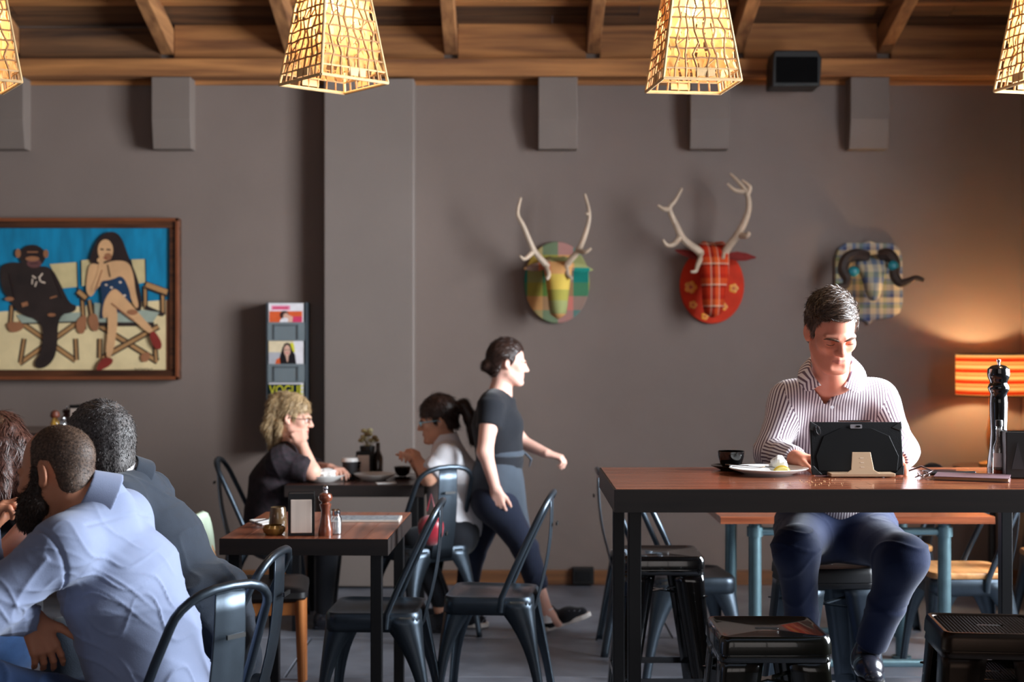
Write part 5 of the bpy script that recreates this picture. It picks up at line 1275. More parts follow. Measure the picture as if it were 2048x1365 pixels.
# red bag hanging on the chair
c = P(862, 1056, 6.86)
bg = thing('handbag', 'crimson satin drawstring bag hanging on the chair of the woman in white', 'bag', c)
b = MB(); b.ball((0, 0, 0), 1, 14); V = np.array(b.v); D = 1+.10*ridged(V, [(1, 0, .2), (.3, 1, .1)], 5, 3)-.06
D *= np.where(V[:, 2] > .3, 1-.45*(V[:, 2]-.3), 1); b.v = [tuple(q) for q in V*D[:, None]*np.array((.066, .05, .092))+c]
b.build('pouch', pm('crimson_satin', rgb(140, 16, 36), .3, var=.2, nscale=30, sheen=.4), bg, angle=80)
MB().tube([c+vec(-.02, 0, .08), c+vec(0, .02, .16), c+vec(.02, .0, .08)], .004, 6).build('strap', pm('crimson_cord', rgb(120, 18, 36), .5), bg)
# ------------------------------------------------------------------ people: materials
def skin(name, c, red=1.0):
    return pm(name, c, .5, var=.07, nscale=14, bump=.08, bscale=320, sss=.12, spec=.35)
SK = {'man': skin('skin_fair_ruddy', rgb(222, 146, 120)), 'beard': skin('skin_tanned', rgb(204, 138, 106)), 'suit': skin('skin_ruddy', rgb(212, 140, 120)),
      'blonde': skin('skin_fair', rgb(226, 172, 150)), 'white': skin('skin_olive', rgb(220, 164, 136)), 'walk': skin('skin_pale', rgb(228, 178, 160)), 'left': skin('skin_rosy', rgb(222, 160, 144))}
LIP = pm('lips', rgb(190, 106, 98), .4, var=.05); LIPS = pm('lips_tan', rgb(158, 92, 78), .45, var=.05)
LIPM = pm('lips_man', rgb(190, 112, 100), .45, var=.05); STUB = skin('shaved_jaw_skin', rgb(212, 138, 114))
MOUTH = pm('mouth_line', rgb(96, 46, 42), .6, var=.05)
EW = pm('eye_white', rgb(226, 220, 214), .2, var=.01); EI = pm('iris_dark', rgb(50, 36, 28), .15, var=.1)
def hairmat(name, c, c2, rough=.42, sc=(1, 1, 1), ns=160):
    return pm(name, c, rough, var=.35, nscale=ns, col2=c2, scale=sc, bump=.3, bscale=260, spec=.45)
H_brown = hairmat('hair_dark_brown', rgb(52, 36, 28), rgb(100, 74, 56)); H_grey = hairmat('hair_grey_salt_pepper', rgb(34, 29, 28), rgb(116, 110, 108), .5, ns=150)
H_stub = hairmat('hair_cropped_brown', rgb(54, 38, 30), rgb(104, 80, 64), .6); H_beard = hairmat('beard_dark', rgb(30, 20, 15), rgb(62, 42, 30), .6)
H_blonde = hairmat('hair_blonde', rgb(132, 100, 64), rgb(206, 176, 132), .45); H_black = hairmat('hair_near_black', rgb(24, 17, 16), rgb(64, 42, 34), .35)
H_wave = hairmat('hair_wavy_brown', rgb(44, 26, 22), rgb(98, 60, 48), .4)
def stripe_cloth(name):
    m, N, L, b = new_mat(name); b.inputs['Roughness'].default_value = .85; b.inputs['Sheen Weight'].default_value = .1; b.inputs['Specular IOR Level'].default_value = .2
    a = N.new('ShaderNodeAttribute'); a.attribute_name = 'stripe'
    f = N.new('ShaderNodeMath'); f.operation = 'MULTIPLY'; f.inputs[1].default_value = 1/.0098; L.new(a.outputs['Fac'], f.inputs[0])
    g = N.new('ShaderNodeMath'); g.operation = 'FRACT'; L.new(f.outputs[0], g.inputs[0])
    r = N.new('ShaderNodeValToRGB'); e = r.color_ramp.elements; e[0].position = 0; e[0].color = rgb(104, 82, 96); e[1].position = .34; e[1].color = rgb(104, 82, 96)
    q = e.new(.44); q.color = rgb(232, 224, 226); q = e.new(.90); q.color = rgb(232, 224, 226); q = e.new(.99); q.color = rgb(104, 82, 96)
    L.new(g.outputs[0], r.inputs[0]); L.new(r.outputs[0], b.inputs['Base Color']); return m
def cloth(name, c, var=.06, rough=.85, sheen=.15, bump=.25, bscale=500): return pm(name, c, rough, var=var, nscale=20, bump=bump, bscale=bscale, sheen=sheen, spec=.2)
C_stripe = stripe_cloth('striped_shirt_cotton'); C_denim = cloth('navy_trousers', rgb(19, 30, 60)); C_blue = cloth('pale_blue_shirt_cotton', rgb(134, 144, 172), .03)
C_suit = cloth('charcoal_blue_suit', rgb(44, 51, 62), .12, bscale=300); C_black = cloth('black_jersey', rgb(24, 26, 32)); C_apron = cloth('dark_grey_apron', rgb(62, 70, 80)); C_legg = cloth('navy_leggings', rgb(30, 36, 54))
C_lace = pm('dark_lace', rgb(12, 12, 18), .85, var=.5, nscale=40, col2=rgb(46, 30, 38)); C_white = cloth('white_cotton_shirt', rgb(226, 224, 228), .04); C_jean = cloth('blue_jeans', rgb(40, 66, 104), .2)
C_shoe = pm('dark_shoe_leather', rgb(34, 34, 42), .25, var=.1, coat=.4); C_snk = cloth('black_sneaker_mesh', rgb(26, 26, 32)); C_sole = pm('white_rubber_sole', rgb(214, 206, 200), .6)
BTN = pm('pearl_button', rgb(226, 226, 232), .25, var=.02)
def lipfaces(H, stub=0):
    def f(c):
        l = H.loc(c); ax = np.abs(l[:, 0])
        lip = (ax < .0215) & (l[:, 1] > .078) & (l[:, 2] > -.0750+.28*ax) & (l[:, 2] < -.0590-.16*ax)
        r = lip.astype(int)
        if stub:
            n = nz(l, 55, 4)*.004
            jaw = ((l[:, 2] < -.047-.25*np.maximum(.03-l[:, 1], 0)+.5*np.maximum(ax-.03, 0)+n) & (l[:, 2] > -.135) & (l[:, 1] > .0)) & ~lip
            r = np.where(jaw, 2, r)
        return r
    return f
def seg_coord(segs, axis_ref):
    """stripe coordinate: for the closest limb, angle around it times its radius."""
    def fn(V, Fq):
        c = V[Fq].mean(1); best = None; val = None
        corners = V[Fq]
        for (a, b, r, ref, flat) in segs:
            a = np.asarray(a, float); b = np.asarray(b, float); d = nrm(b-a); L = np.linalg.norm(b-a)
            s_ = nrm(np.asarray(ref, float)-d*(np.asarray(ref, float) @ d)); w = np.cross(d, s_)
            t = np.clip(((c-a) @ d)/L, 0, 1); q = c-a-t[:, None]*d*L; dist = np.linalg.norm(q, axis=1)/r
            p = corners-a
            if flat: v = p @ np.asarray(ref, float)
            else:
                x = p @ s_; y = p @ w; an = np.arctan2(y, x); m = np.arctan2(y.mean(1), x.mean(1))
                an = m[:, None]+(an-m[:, None]+PI) % (2*PI)-PI; v = an*r*.8
            if best is None: best, val = dist, v
            else:
                k = dist < best; best = np.where(k, dist, best); val = np.where(k[:, None], v, val)
        return val
    return fn
def flow_dir(H, fx, fy, fz):
    def f(p, n):
        return np.tile(H.R @ np.array([fx, fy, fz], float), (len(p), 1))
    return f
def whorl(H, c=(0, -.06, .10), part=None):
    """hair flow radiating from the crown, forward and down."""
    cw = H.w(*c)
    def f(p, n): return p-cw+.0*n
    return f
def person(label, loc): return thing('person', label, 'person', loc)
def shoe(parent, heel, toe, mat, sole, h=.075, w=.046, up=(0, 0, 1), solet=.018, name='shoe'):
    D = SDF(); heel = np.asarray(heel, float); toe = np.asarray(toe, float); d = nrm(toe-heel); u = nrm(np.asarray(up, float)-d*(np.asarray(up, float) @ d)); L = np.linalg.norm(toe-heel); s_ = np.cross(d, u)
    D.rc(heel+d*.035+u*.055, heel+d*.035+u*.03, w*.72, w*.8, .02); D.rc(heel+d*.04+u*.04, heel+d*L*.55+u*.045, w*.72, w*.78, .03, flat=(s_, .92)); D.rc(heel+d*L*.5+u*.04, toe-d*.045+u*.032, w*.85, w*.6, .03, flat=(s_, .85))
    D.rc(heel+d*.045+u*.06, heel+d*.05+u*.095, w*.75, w*.68, .03)
    c0 = heel
    D.slab(lambda X, Y, Z: ((X-c0[0])*u[0]+(Y-c0[1])*u[1]+(Z-c0[2])*u[2])-.012, heel-.4, heel+.4, .004, '-')
    o, _, _ = sdf_obj(name, D, .005, mat, parent)
    b = MB(); out = []
    for t_, ww in ((0, .55), (.06, .8), (.25, .8), (.42, .74), (.62, .92), (.8, .9), (.93, .62), (1.0, .25)): out.append((t_*L-.004, ww*w))
    pl_ = [(a, w_) for a, w_ in out]+[(a, -w_) for a, w_ in out[::-1]]
    b.prism(pl_, solet, lambda a, c, q: tuple(heel+d*a+s_*c+u*(q+.0015))); b.build('sole', sole, o, bevel=.004, smooth=False)
    return o
def collar(parent, neck, top, front, r0, r1, mat, gap=.6, name='collar', thick=.009, flare=.012, lo=0.0, hi=1.0, slant=0.0):
    """turned-down collar: a flared cone shell round the neck, cut open at the front."""
    neck = np.asarray(neck, float); top = np.asarray(top, float); ax = top-neck; u = nrm(ax); a = neck+ax*lo; b = neck+ax*hi
    fr = nrm(np.asarray(front, float)-u*(np.asarray(front, float) @ u)); s_ = np.cross(u, fr); D = SDF()
    D.cc(a, b, r0+flare+thick, r1+thick, .004, rnd=.002); D.rc(a-u*.03, b+u*.03, r0+flare*.6, r1, .004, '-')
    tg = math.tan(gap)
    D.slab(lambda X, Y, Z: (np.abs((X-neck[0])*s_[0]+(Y-neck[1])*s_[1]+(Z-neck[2])*s_[2])-tg*((X-neck[0])*fr[0]+(Y-neck[1])*fr[1]+(Z-neck[2])*fr[2]))*math.cos(gap), neck-.3, neck+.3, .004, '-')
    if slant: D.slab(lambda X, Y, Z: slant*((X-b[0])*fr[0]+(Y-b[1])*fr[1]+(Z-b[2])*fr[2])+((X-b[0])*u[0]+(Y-b[1])*u[1]+(Z-b[2])*u[2]), neck-.3, neck+.3, .004, 'i')
    return sdf_obj(name, D, .003, mat, parent, (), 2)[0]

# ================================================================== man at the bar
t = person('man in a striped shirt sitting at the bar, looking down at a tablet', (1.14, 5.2, 0))
Hm = Head(P(1663, 663, 4.72), (.14, -.90, -.40), (-.04, 0, 1), 1.03)
neckb = P(1664, 752, 4.88); shl = P(1755, 800, 4.97); shr = P(1578, 803, 4.97)
chest = P(1664, 880, 5.05); pel = P(1668, 1035, 5.17)
elr = P(1541, 905, 4.90); elL = P(1803, 902, 4.88); wrR = P(1598, 920, 4.70); wrL = P(1790, 925, 4.66)
B = SDF(); Hm.add(B, jaw=.99)
B.rc(Hm.w(0, -.03, -.055), neckb, .057, .062, .03); B.rc(Hm.w(0, .02, -.09), neckb+vec(0, -.03, -.01), .035, .045, .03)
torso(B, pel, chest, neckb, shl, shr, -.012, cw=.175, cd=.115)
B.rc(shr, elr, .05, .042, .03); B.rc(shl, elL, .05, .042, .03); B.rc(elr, wrR, .042, .029, .02); B.rc(elL, wrL, .042, .029, .02)
hand(B, wrR, (.75, -.62, .05), (0, -.1, -1), -1, (.45, .5, .5, .55), .1); hand(B, wrL, (-.6, -.7, 0), (0, -.1, -1), 1, (.35, .4, .45, .5), .1)
z0, z1 = Hm.c-.15, Hm.c+.15
sdf_obj('body', B, .0058, [SK['man'], LIPM, STUB], t, [(z0, z1, .0026)], 1, faces_mat=lipfaces(Hm, 1))
eyes_brows(Hm, t, EW, EI, H_brown, closed=True, bw=.0046)
G = SDF(); Hm.hair(G, [(.10, .068), (.088, .098), (.11, .17), (-.2, .17), (-.2, -.07), (-.062, -.075), (-.05, -.04), (-.036, .012), (-.008, .02), (.006, -.012), (.018, -.012), (.024, .03), (.05, .058), (.078, .07)], .008, .008, .006)
hair_obj('hair', G, .0032, H_brown, t, lambda p, n: np.tile(Hm.R @ vec(.75, .25, .1), (len(p), 1))*np.where((Hm.loc(p)[:, 2] > .06)[:, None], 1, 0)+np.tile(Hm.R @ vec(0, -.25, -1), (len(p), 1))*np.where((Hm.loc(p)[:, 2] > .06)[:, None], 0, 1), 13000, .024, .0009, 3, disp=lambda V: .004*ridged(V, [Hm.R @ vec(.25, -.9, .3)], 110, 4, 1.0, .5)+.003*nz(V, 40, 2), lift=.06, curl=.35, jit=.17, where=lambda V: Hm.loc(V)[:, 2] > .0)
Sh = SDF(); torso(Sh, pel, chest, neckb+vec(0, .01, -.01), shl, shr, .006, cw=.17, cd=.12, hipw=.18, wd=.165, wdp=.115, shr_r=.056)
Sh.rc(shr, elr, .066, .056, .045); Sh.rc(shl, elL, .066, .056, .045); Sh.rc(elr, (elr+wrR)/2, .056, .048, .03); Sh.rc(elL, (elL+wrL)/2, .056, .048, .03)
Sh.cc((elr*.6+wrR*.4), elr*.12+wrR*.88, .05, .043, .015); Sh.cc((elL*.6+wrL*.4), elL*.08+wrL*.92, .05, .043, .015)
Sh.rc(Hm.w(0, -.02, -.06), neckb, .062, .066, .006, '-')
vn = [P(1612, 715, 4.8), P(1700, 715, 4.8), P(1704, 756, 4.8), P(1663, 812, 4.8), P(1628, 768, 4.8)]; vq = [(p[0], p[2]) for p in vn]
Sh.slab(lambda X, Y, Z: np.maximum(sd_poly(X+0*Y+0*Z, Z+0*X+0*Y, vq), Y-4.99), P(1590, 850, 4.6), P(1730, 680, 5.0), .004, '-')
def dsh(V, N): return .009*ridged(V, [(1, .2, .6), (-.8, .3, .7)], 26, 11, 2.5)*np.clip((1.42-V[:, 2])*5, .25, 1)-.003+.002*nz(V, 30, 5)
segs = [(pel, chest, .16, (1, 0, 0), True), (chest, (shl+shr)/2, .16, (1, 0, 0), True), (shr, elr, .062, (0, 1, 0), False), (shl, elL, .062, (0, 1, 0), False), (elr, wrR, .05, (0, 0, 1), False), (elL, wrL, .05, (0, 0, 1), False)]
_, ShV, _ = sdf_obj('shirt', Sh, .0058, C_stripe, t, (), 1, dsh, attr={'stripe': seg_coord(segs, None)})
# collar leaves lying open, placket and buttons
def snap(V, u, v, d, off=.008):
    """depth just in front of the cloth at this spot"""
    uu = 1024+FPX*V[:, 0]/V[:, 1]; vv = 682.5-FPX*(V[:, 2]-EYE)/V[:, 1]; k = (np.abs(uu-u) < 5) & (np.abs(vv-v) < 5)
    return min(d, V[k, 1].min()-off) if k.any() else d
def leaf(fold, outer):
    rows = []
    for a, c in zip(fold, outer):
        d0 = snap(ShV, a[0], a[1], a[2], .012); d1 = snap(ShV, c[0], c[1], c[2], .007); m = ((a[0]+c[0])/2, (a[1]+c[1])/2); dm = min(snap(ShV, m[0], m[1], 9, .012), (d0+d1)/2-.004)
        rows.append([P(a[0]+(3 if a[0] < 1664 else -3), a[1]+5, d0+.012), P(a[0], a[1], d0), P(m[0], m[1], dm), P(c[0], c[1], d1)])
    o = MB().sheet(rows).build('collar', C_stripe, t, solid=.004, angle=70); md = o.modifiers.new('smooth', 'SUBSURF'); md.levels = md.render_levels = 2
    sx = 1 if fold[0][0] < 1664 else -1
    at = o.data.attributes.new('stripe', 'FLOAT', 'CORNER'); vi = np.array([l.vertex_index for l in o.data.loops]); co = np.array([v.co[:] for v in o.data.vertices]); at.data.foreach_set('value', (co[vi] @ vec(.95*sx, .2, .35)).astype(np.float32))
leaf([(1632, 704, 4.93), (1619, 713, 4.86), (1618, 733, 4.81), (1628, 755, 4.80), (1642, 770, 4.80)], [(1622, 718, 5.0), (1599, 733, 4.95), (1592, 755, 4.9), (1599, 776, 4.86), (1617, 787, 4.84)])
leaf([(1694, 704, 4.93), (1703, 713, 4.86), (1704, 733, 4.81), (1698, 757, 4.80), (1687, 773, 4.80)], [(1706, 718, 5.0), (1727, 733, 4.95), (1737, 757, 4.9), (1731, 780, 4.86), (1714, 791, 4.84)])
for u_, v_, d_ in ((1664, 815, 4.865), (1664, 868, 4.895)): MB().lathe([(.001, 0), (.006, 0), (.006, .003), (.001, .003)], P(u_, v_, d_), 12, Matrix.Rotation(PI/2, 3, 'X')).build('button', BTN, t)
# trousers: thighs forward and apart, shins down to the stool rail
knR = P(1592, 1098, 4.76); knL = P(1808, 1118, 4.74); ankR = P(1612, 1330, 4.95); ankL = P(1742, 1290, 4.92)
hpR = pel+vec(-.10, -.02, -.05); hpL = pel+vec(.10, -.02, -.05)
Tr = SDF(); Tr.rc(hpR, hpL, .115, .115, .05); Tr.rc(pel, pel+vec(0, -.02, .08), .125, .12, .05, flat=((1., 0, 0), .72))
Tr.rc(hpR, knR, .100, .070, .06); Tr.rc(hpL, knL, .100, .073, .06); Tr.rc(knR, ankR, .068, .055, .06); Tr.rc(knL, (knL*.5+ankL*.5), .071, .066, .06); Tr.cc(knL*.5+ankL*.5, ankL, .066, .058, .02)
sdf_obj('trousers', Tr, .0065, C_denim, t, (), 1, lambda V, N: .013*ridged(V, [(.3, .4, 1), (-.5, .2, 1)], 30, 21, 4)-.003)
shoe(t, P(1722, 1338, 5.0), P(1752, 1382, 4.76), C_shoe, pm('shoe_sole_dark', rgb(28, 26, 26), .6), up=(0, -.2, 1)); shoe(t, P(1606, 1380, 5.02), P(1600, 1420, 4.78), C_shoe, C_shoe, up=(0, -.2, 1))
MB().tube([ankL, P(1734, 1320, 4.95)], [.04, .042], 12).build('sock', cloth('dark_sock', rgb(30, 34, 50)), t)

# ================================================================== bearded man in the pale blue shirt (back to us)
t = person('bearded man with cropped hair in a pale blue shirt, hand at his mouth', (-1.02, 3.75, 0))
Hb = Head(P(112, 946, 3.70), (-.95, .27, -.14), (-.06, .06, 1), 1.0)
neckb = P(205, 1012, 3.72); shl = P(124, 1098, 3.53); shr = P(246, 1036, 3.90)
chest = P(238, 1155, 3.75); waist = P(280, 1278, 3.77); pel = P(318, 1425, 3.78)
elL = P(-38, 1222, 3.42); wrL = P(62, 1238, 3.62); elR = P(-25, 1195, 4.0); wrR = P(-28, 1068, 3.84)
B = SDF(); Hb.add(B, jaw=1.05)
B.rc(Hb.w(0, -.035, -.05), neckb, .062, .066, .03); B.rc(Hb.w(0, .02, -.09), neckb+vec(-.03, 0, -.03), .04, .05, .03)
torso(B, pel, chest, neckb, shl, shr, -.012, cw=.17, cd=.12, waist=waist)
B.rc(shl, elL, .05, .044, .03); B.rc(elL, wrL, .044, .03, .02); B.rc(shr, elR, .05, .044, .03); B.rc(elR, wrR, .044, .03, .02)
hand(B, wrL, (.42, -.02, -.9), (-.5, .75, -.2), 1, (.35, .45, .5, .5), .12, (.75, .75, -.1), 1.0, .25)
hand(B, wrR, (.45, .05, .80), (.6, .1, -.5), 1, (.75, .85, .95, 1.0), .08, (.7, .5, .4))
sdf_obj('body', B, .006, [SK['beard'], LIPS], t, [(Hb.c-.15, Hb.c+.15, .0028), (wrL-.14, wrL+.14, .0035)], 1, faces_mat=lipfaces(Hb))
eyes_brows(Hb, t, EW, EI, H_beard)
G = SDF(); Hb.hair(G, [(.03, .085), (.0, .145), (-.2, .15), (-.2, -.07), (-.06, -.085), (-.045, -.04), (-.036, .005), (-.03, .03), (-.005, .035), (.012, .01), (.012, -.03), (.024, -.03), (.03, .02), (.026, .055)], .0022, .0, .004)
hair_obj('hair', G, .003, H_stub, t, lambda p, n: n+np.tile(Hb.R @ vec(0, -.2, -1), (len(p), 1)), 14000, .005, .0005, 5, lift=.5, curl=.1, jit=.4)
G = SDF()                                            # beard: jaw volume in front of the ear
G.rc(Hb.w(-.063, .016, .012), Hb.w(-.051, .02, -.078), .012, .023, .02); G.rc(Hb.w(.063, .016, .012), Hb.w(.051, .02, -.078), .012, .023, .02)
G.rc(Hb.w(-.051, .02, -.078), Hb.w(-.026, .07, -.112), .025, .031, .02); G.rc(Hb.w(.051, .02, -.078), Hb.w(.026, .07, -.112), .025, .031, .02); G.rc(Hb.w(-.026, .072, -.112), Hb.w(.026, .072, -.112), .031, .031, .02)
for sx in (-1, 1): G.rc(Hb.w(sx*.059, .012, -.028), Hb.w(sx*.05, .05, -.058), .016, .018, .02); G.rc(Hb.w(sx*.05, .05, -.058), Hb.w(sx*.03, .078, -.066), .018, .014, .02); G.rc(Hb.w(sx*.058, .03, -.07), Hb.w(sx*.035, .07, -.095), .024, .024, .02)
G.rc(Hb.w(0, .082, -.098), Hb.w(0, .082, -.122), .026, .022, .02)
G.rc(Hb.w(-.028, .084, -.06), Hb.w(0, .098, -.051), .009, .0085, .01); G.rc(Hb.w(.028, .084, -.06), Hb.w(0, .098, -.051), .009, .0085, .01); G.rc(Hb.w(-.03, .082, -.06), Hb.w(-.03, .076, -.1), .012, .018, .015); G.rc(Hb.w(.03, .082, -.06), Hb.w(.03, .076, -.1), .012, .018, .015)
hair_obj('beard', G, .0034, H_beard, t, lambda p, n: np.tile(Hb.R @ vec(0, .2, -1), (len(p), 1))+.3*n, 9000, .012, .0007, 6, disp=lambda V: .002*nz(V, 90, 8), lift=.45, curl=.2, jit=.5)
Sh = SDF(); torso(Sh, pel, chest, neckb+vec(.01, 0, -.015), shl, shr, .006, cw=.175, cd=.135, hipw=.19, hipd=.15, wd=.18, wdp=.135, waist=waist, shr_r=.068, trap=.06)
Sh.rc(shl, elL, .074, .070, .05); Sh.rc(elL, elL*.3+wrL*.7, .068, .05, .03); Sh.cc(elL*.5+wrL*.5, elL*.1+wrL*.9, .05, .043, .02); Sh.rc(shr, elR, .07, .06, .05); Sh.rc(elR, wrR, .055, .042, .03)
Sh.rc(Hb.w(0, -.035, -.05), neckb, .064, .068, .006, '-')
ab = nrm(elL-shl)
def dblue(V, N):
    low = np.clip((P(0, 1040, 3.7)[2]-V[:, 2])*5, 0, 1)
    f = .012*ridged(V, [(.55, .1, 1), (.25, -.1, 1)], 17, 31, 4)*low
    f += .007*ridged(V, [(.5, .1, 1)], 38, 35, 4)*low
    pit = np.exp(-(np.linalg.norm(V-(shl*.70+chest*.30+vec(.03, -.06, -.09)), axis=1)/.17)**2)
    f += .016*ridged(V, [(.35, .1, 1), (.15, 0, 1)], 42, 33, 4.5)*pit
    f += .006*ridged(V, [(.8, .1, -.6)], 26, 37, 4)*(((V-shl) @ ab) > .05)
    s_ = np.abs((V-shl-ab*.045) @ nrm(ab+vec(.25, 0, .35))); near = np.linalg.norm(V-shl, axis=1) < .14
    f -= .006*np.exp(-(s_/.006)**2)*near
    ys_ = np.abs((V-neckb) @ nrm(vec(-.45, .15, 1))+.055); f -= .003*np.exp(-(ys_/.005)**2)*(V[:, 0] > neckb[0]-.05)*(np.linalg.norm(V-neckb, axis=1) < .2)
    return f-.005+.0012*nz(V, 40, 9)
sdf_obj('shirt', Sh, .0048, C_blue, t, (), 1, dblue)
nu = nrm(Hb.w(0, -.03, -.05)-neckb)
collar(t, neckb-nu*.01, Hb.w(0, -.035, -.05), vec(-.9, .3, -.2), .072, .064, C_blue, .5, lo=0, hi=.72, flare=.014)
hpL = pel+vec(-.06, -.10, -.02); hpR = pel+vec(.06, .10, -.02); knL = P(-30, 1385, 3.5); knR = P(60, 1400, 4.1)
Tr = SDF(); Tr.rc(hpL, hpR, .12, .12, .05); Tr.rc(hpL, knL, .095, .08, .05); Tr.rc(hpR, knR, .095, .08, .05); Tr.rc(knL, knL*vec(1, 1, 0)+vec(.05, 0, .1), .075, .055, .03); Tr.rc(knR, knR*vec(1, 1, 0)+vec(.05, 0, .1), .075, .055, .03)
sdf_obj('trousers', Tr, .008, cloth('dark_blue_trousers', rgb(30, 50, 84)), t, (), 1, lambda V, N: .008*ridged(V, [(1, .2, .3)], 24, 5, 3)-.002)
for k in (knL, knR): shoe(t, (k[0]+.1, k[1], .0), (k[0]-.17, k[1], .0), C_shoe, C_shoe)

# ================================================================== man in the dark jacket
t = person('grey-haired man in a dark jacket sitting beyond the bearded man', (-.95, 4.3, 0))
Hs = Head(P(196, 905, 4.28), (-.90, .42, -.08), (-.10, .04, 1), 1.06)
neckb = P(250, 968, 4.30); shl = P(222, 1016, 4.12); shr = P(290, 1000, 4.48)
chest = P(296, 1090, 4.32); waist = P(348, 1200, 4.32); pel = P(398, 1320, 4.32)
elL = P(168, 1165, 3.98); wrL = P(140, 1118, 4.20); elR = P(210, 1110, 4.62); wrR = P(150, 1100, 4.48)
B = SDF(); Hs.add(B, jaw=1.03); B.rc(Hs.w(0, -.035, -.05), neckb, .06, .066, .03); B.rc(Hs.w(0, .02, -.09), neckb, .04, .05, .03)
torso(B, pel, chest, neckb, shl, shr, -.015, waist=waist); B.rc(shl, elL, .05, .044, .03); B.rc(elL, wrL, .044, .03, .02); B.rc(shr, elR, .05, .044, .03); B.rc(elR, wrR, .044, .03, .02)
hand(B, wrL, (-.3, .9, -.1), (0, 0, -1), -1); hand(B, wrR, (-.7, -.7, -.1), (0, 0, -1), 1)
sdf_obj('body', B, .0065, [SK['suit'], LIPS], t, [(Hs.c-.15, Hs.c+.15, .003)], 1, faces_mat=lipfaces(Hs))
eyes_brows(Hs, t, EW, EI, H_stub)
G = SDF(); Hs.hair(G, [(.088, .062), (.08, .10), (.10, .18), (-.2, .18), (-.2, -.08), (-.06, -.10), (-.045, -.05), (-.036, .012), (-.008, .022), (.008, -.02), (.02, -.02), (.028, .03), (.06, .05)], .009, .014, .006)
hair_obj('hair', G, .003, H_grey, t, lambda p, n: np.tile(Hs.R @ vec(0, -.35, -.75), (len(p), 1))*np.clip(1.1-6*Hs.loc(p)[:, 2], .15, 1)[:, None]+.45*n+np.tile(Hs.R @ vec(0, .5, .0), (len(p), 1))*np.clip(8*Hs.loc(p)[:, 2]-.3, 0, 1)[:, None], 15000, .011, .00075, 7, disp=lambda V: .003*nz(V, 70, 3), lift=.22, curl=.2, jit=.28)
Jk = SDF(); torso(Jk, pel, chest, neckb+vec(.015, 0, -.02), shl, shr, .016, cw=.17, cd=.14, hipw=.185, hipd=.155, wd=.17, wdp=.145, waist=waist, shr_r=.068, trap=.058)
Jk.rc(shl, elL, .076, .066, .05); Jk.rc(elL, wrL, .062, .048, .03); Jk.rc(shr, elR, .076, .066, .05); Jk.rc(elR, wrR, .062, .048, .03)
tail = P(470, 1275, 4.22); Jk.rc(P(430, 1180, 4.25), tail, .07, .045, .05, flat=(nrm(vec(.3, 1, 0)), .4)); Jk.rc(P(440, 1180, 4.45), P(478, 1280, 4.42), .06, .04, .05, flat=(nrm(vec(.3, 1, 0)), .4))
Jk.rc(Hs.w(0, -.035, -.05), neckb, .068, .074, .006, '-')
sdf_obj('jacket', Jk, .006, C_suit, t, (), 1, lambda V, N: .011*ridged(V, [(.6, .1, 1), (.2, -.2, 1)], 14, 41, 5)+.005*ridged(V, [(.9, 0, -.6)], 22, 44, 4)-.004+.0012*nz(V, 30, 4))
nu = nrm(Hs.w(0, -.03, -.05)-neckb)
collar(t, neckb-nu*.02, Hs.w(0, -.035, -.05), vec(-.9, .3, -.2), .080, .074, C_suit, .8, 'jacket_collar', lo=0, hi=.62, flare=.016)
collar(t, neckb, Hs.w(0, -.035, -.05), vec(-.9, .3, -.2), .066, .062, C_white, .5, 'shirt_collar', lo=.2, hi=.8, flare=.004)
hpL = pel+vec(-.05, -.10, -.02); hpR = pel+vec(.05, .10, -.02); knL = P(130, 1290, 4.05); knR = P(150, 1290, 4.6)
Tr = SDF(); Tr.rc(hpL, hpR, .12, .12, .05); Tr.rc(hpL, knL, .095, .075, .05); Tr.rc(hpR, knR, .095, .075, .05); Tr.rc(knL, knL*vec(1, 1, 0)+vec(.05, 0, .1), .07, .055, .03); Tr.rc(knR, knR*vec(1, 1, 0)+vec(.05, 0, .1), .07, .055, .03)
sdf_obj('trousers', Tr, .009, C_suit, t)
for k in (knL, knR): shoe(t, (k[0]+.1, k[1], .0), (k[0]-.17, k[1], .0), C_shoe, C_shoe)

# ================================================================== woman at the left edge
t = person('woman with wavy dark brown hair at the left edge, back of her head to us', (-1.75, 5.05, 0))
Hl = Head(P(-2, 908, 5.0), (-.55, -.75, -.1), (0, 0, 1), .98)
Hl = Head(P(-2, 908, 5.0), (-.62, .78, -.1), (0, 0, 1), .98)
neckb = P(-2, 985, 5.0); shl = P(-62, 1025, 4.9); shr = P(36, 1030, 5.12); chest = P(-5, 1100, 5.0); pel = P(5, 1270, 5.0)
elR = P(72, 1040, 4.72); elR = P(88, 1026, 4.62); wrR = P(-10, 1122, 4.42); elL = P(-110, 1120, 4.75)
B = SDF(); Hl.add(B); B.rc(Hl.w(0, -.03, -.05), neckb, .048, .052, .03); torso(B, pel, chest, neckb, shl, shr, -.012, cw=.15, cd=.1, shr_r=.05)
B.rc(shr, elR, .045, .042, .03); B.rc(elR, wrR, .044, .03, .02); B.rc(shl, elL, .045, .04, .03); hand(B, wrR, (-.7, -.6, -.1), (0, 0, -1), 1)
sdf_obj('body', B, .007, [SK['left'], LIP], t, [(Hl.c-.14, Hl.c+.14, .004)], 1, faces_mat=lipfaces(Hl))
eyes_brows(Hl, t, EW, EI, H_wave)
G = SDF(); Hl.hair(G, [(.09, .06), (.08, .10), (.10, .16), (-.25, .16), (-.25, -.3), (-.0, -.3), (.02, .0), (.05, .04)], .018, .014, .02)
for sx, y_ in ((-.06, -.05), (-.02, -.09), (.03, -.09), (.07, -.05), (.075, -.0), (-.075, 0)): G.rc(Hl.w(sx, y_, .03), Hl.w(sx*1.35, y_*1.1, -.15), .045, .028, .02)
